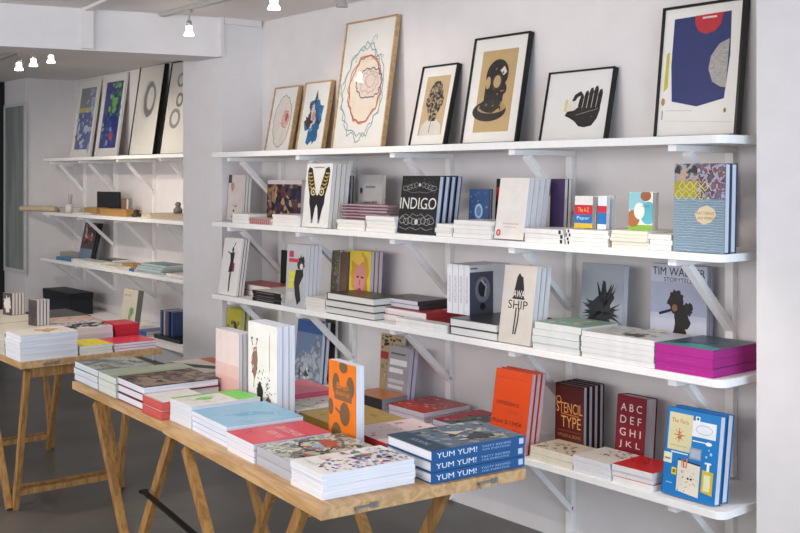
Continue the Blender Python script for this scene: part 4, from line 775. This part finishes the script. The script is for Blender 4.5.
def wbox(name, cat, label, px0, px1, y, dep, z, h, c, lid=None, group=None):
    x0, x1 = SX(px0, y), SX(px1, y); r = empty(name, ((x0+x1)/2, y+dep/2, z+.001), 0, label, cat, group); hw = (x1-x0)/2
    bm = bmesh.new(); box(bm, (-hw, -dep/2, 0), (hw, dep/2, h*.72)); link('box_body', bm, M(c), r, bevel=.002)
    bm = bmesh.new(); box(bm, (-hw-.003, -dep/2-.003, h*.72+.001), (hw+.003, dep/2+.003, h)); link('lid', bm, M(lid or c), r, bevel=.003)
wbox('wooden_box', 'box', 'small wooden box left of the black tablet', 84, 96, 3.93, .12, ZB, .055, '#b8925c')
wbox('wooden_box', 'box', 'wide wooden box in front of the black tablet', 100, 126, 3.87, .14, ZB, .055, '#b58a50')
bm = bmesh.new(); x0, x1 = SX(97, 4.06), SX(119.5, 4.06); box(bm, (0, 0, 0), (x1-x0, .012, .20)); box(bm, (.02, .012, .01), (.05, .08, .018)); box(bm, (x1-x0-.05, .012, .01), (x1-x0-.02, .08, .018))
tag(link('tablet_screen', bm, mat('#14171c', rough=.25), None, (x0, 4.06, ZB+.001)), 'black tablet screen standing on middle alcove shelf', 'tablet')
stand('small brown card standing right of black tablet', 121, 126, 186, 4.04, ZB, 1, .02, S('#8f6a58'), tilt=2, h=.14)
def lump(name, cat, label, px, y, z, r0, hh, c):
    bm = bmesh.new(); lathe(bm, [(.001, 0), (r0, 0), (r0*1.05, hh*.35), (r0*.6, hh*.5), (r0*.55, hh*.6), (r0*.72, hh*.8), (r0*.4, hh*.97), (.001, hh)])
    tag(link(name, bm, mat(c), None, (SX(px, y), y, z+.001)), label, cat)
lump('figurine', 'ornament', 'small dark rounded ornament on middle alcove shelf', 136.5, 3.92, ZB, .04, .06, '#3a322e')
lump('figurine', 'ornament', 'small grey ornament near pier on middle alcove shelf', 178, 3.97, ZB+.0465, .035, .09, '#7d7772')
apx('thin pale book lying centre right on middle alcove shelf', 141, 150, 3.84, .2, ZB, 2, .012, S('#d6cbb2'))
apx('large pale flat book near pier on middle alcove shelf', 150, 183, 3.86, .25, ZB, 2, .022, S('#b5a48c', page='#c9bca4'))
apx('thin white leaflet at left of middle alcove shelf', 72, 84, 3.83, .07, ZB, 1, .012, S('#e6e2da'))
# lower shelf
apx('blue flat book at left of lower alcove shelf', 56, 71, 3.80, .12, ZC, 2, .014, S('#3f7fa6'))
apx('grey flat book behind blue one on lower alcove shelf', 60, 80, 3.99, .12, ZC, 2, .022, S('#9c948c'))
stand('dark magazine with reddish cover leaning on lower alcove shelf', 78, 90, 222, 3.97, ZC, 3, .012, S('#4a3c40', page='#3c4044', art=[('s', 4, 26, .05,.4,.95,.98,.08,['#8a4a4c','#c4a89a','#2a2a30']), ('r', 0,0,1,.3,'#6f8494')]), tilt=12, gap=.01)
apx('white flat magazine pile on lower alcove shelf', 72, 100, 3.80, .13, ZC, 2, .015, S('#e6e4e0'))
apx('dark green flat book on lower alcove shelf', 98, 112, 3.96, .16, ZC, 2, .018, S('#4c5450'))
apx('cream flat magazine on lower alcove shelf', 102, 119, 3.80, .11, ZC, 1, .018, S('#e0d6c0'))
wbox('wooden_box', 'box', 'flat wooden box on lower alcove shelf', 122, 133, 3.915, .12, ZC, .036, '#b58f58')
apx('small deep blue booklet on lower alcove shelf', 129, 134, 3.80, .05, ZC, 1, .02, S('#2f5f9c'))
apx('teal and white book in small stack on lower alcove shelf', 139, 163, 3.84, .2, ZC, 4, .018, S('#5a8286', spine='#b4c4c4', page='#dfe3e0'), jit=.02)
apx('thin white book beside teal stack near the pier', 166, 183, 3.86, .2, ZC, 1, .018, S('#dcd8d0'))
# lowest shelf
apx('thin blue book lying on lowest alcove shelf', 136, 146, 3.76, .3, ZD, 2, .02, S('#3c5a94', page='#d9d6cc'))
for i, (px, c_) in enumerate(((160, '#56688c'), (163.5, '#b8aab0'), (167.5, '#3c4a6c'), (171, '#3f5584'))):
    o = make_book('paperback_book', 'book', 'stand', .16, .19, .026, S(c_, page='#c9c9d0', spine=c_)); o.location = (SX(px, 3.84)+.03, 3.84, ZD+.03); o.rotation_euler = (0, 0, math.radians(90))
    o['label'] = ['slate blue', 'pale mauve', 'dark navy', 'bright blue'][i]+' upright book on lowest alcove shelf'; o['group'] = 'upright blue books by the pier'
apx('black flat book lying near pier on lowest alcove shelf', 154, 180, 3.80, .3, ZD, 1, .028, S('#1d1e22', page='#1d1e22'))
bm = bmesh.new()
wbox('storage_box', 'box', 'large black box on lowest alcove shelf behind left table', 43, 70, 3.80, .22, ZD+.0, .20, '#1c1f26', '#15171c')
print('OBJECTS', len(bpy.data.objects))
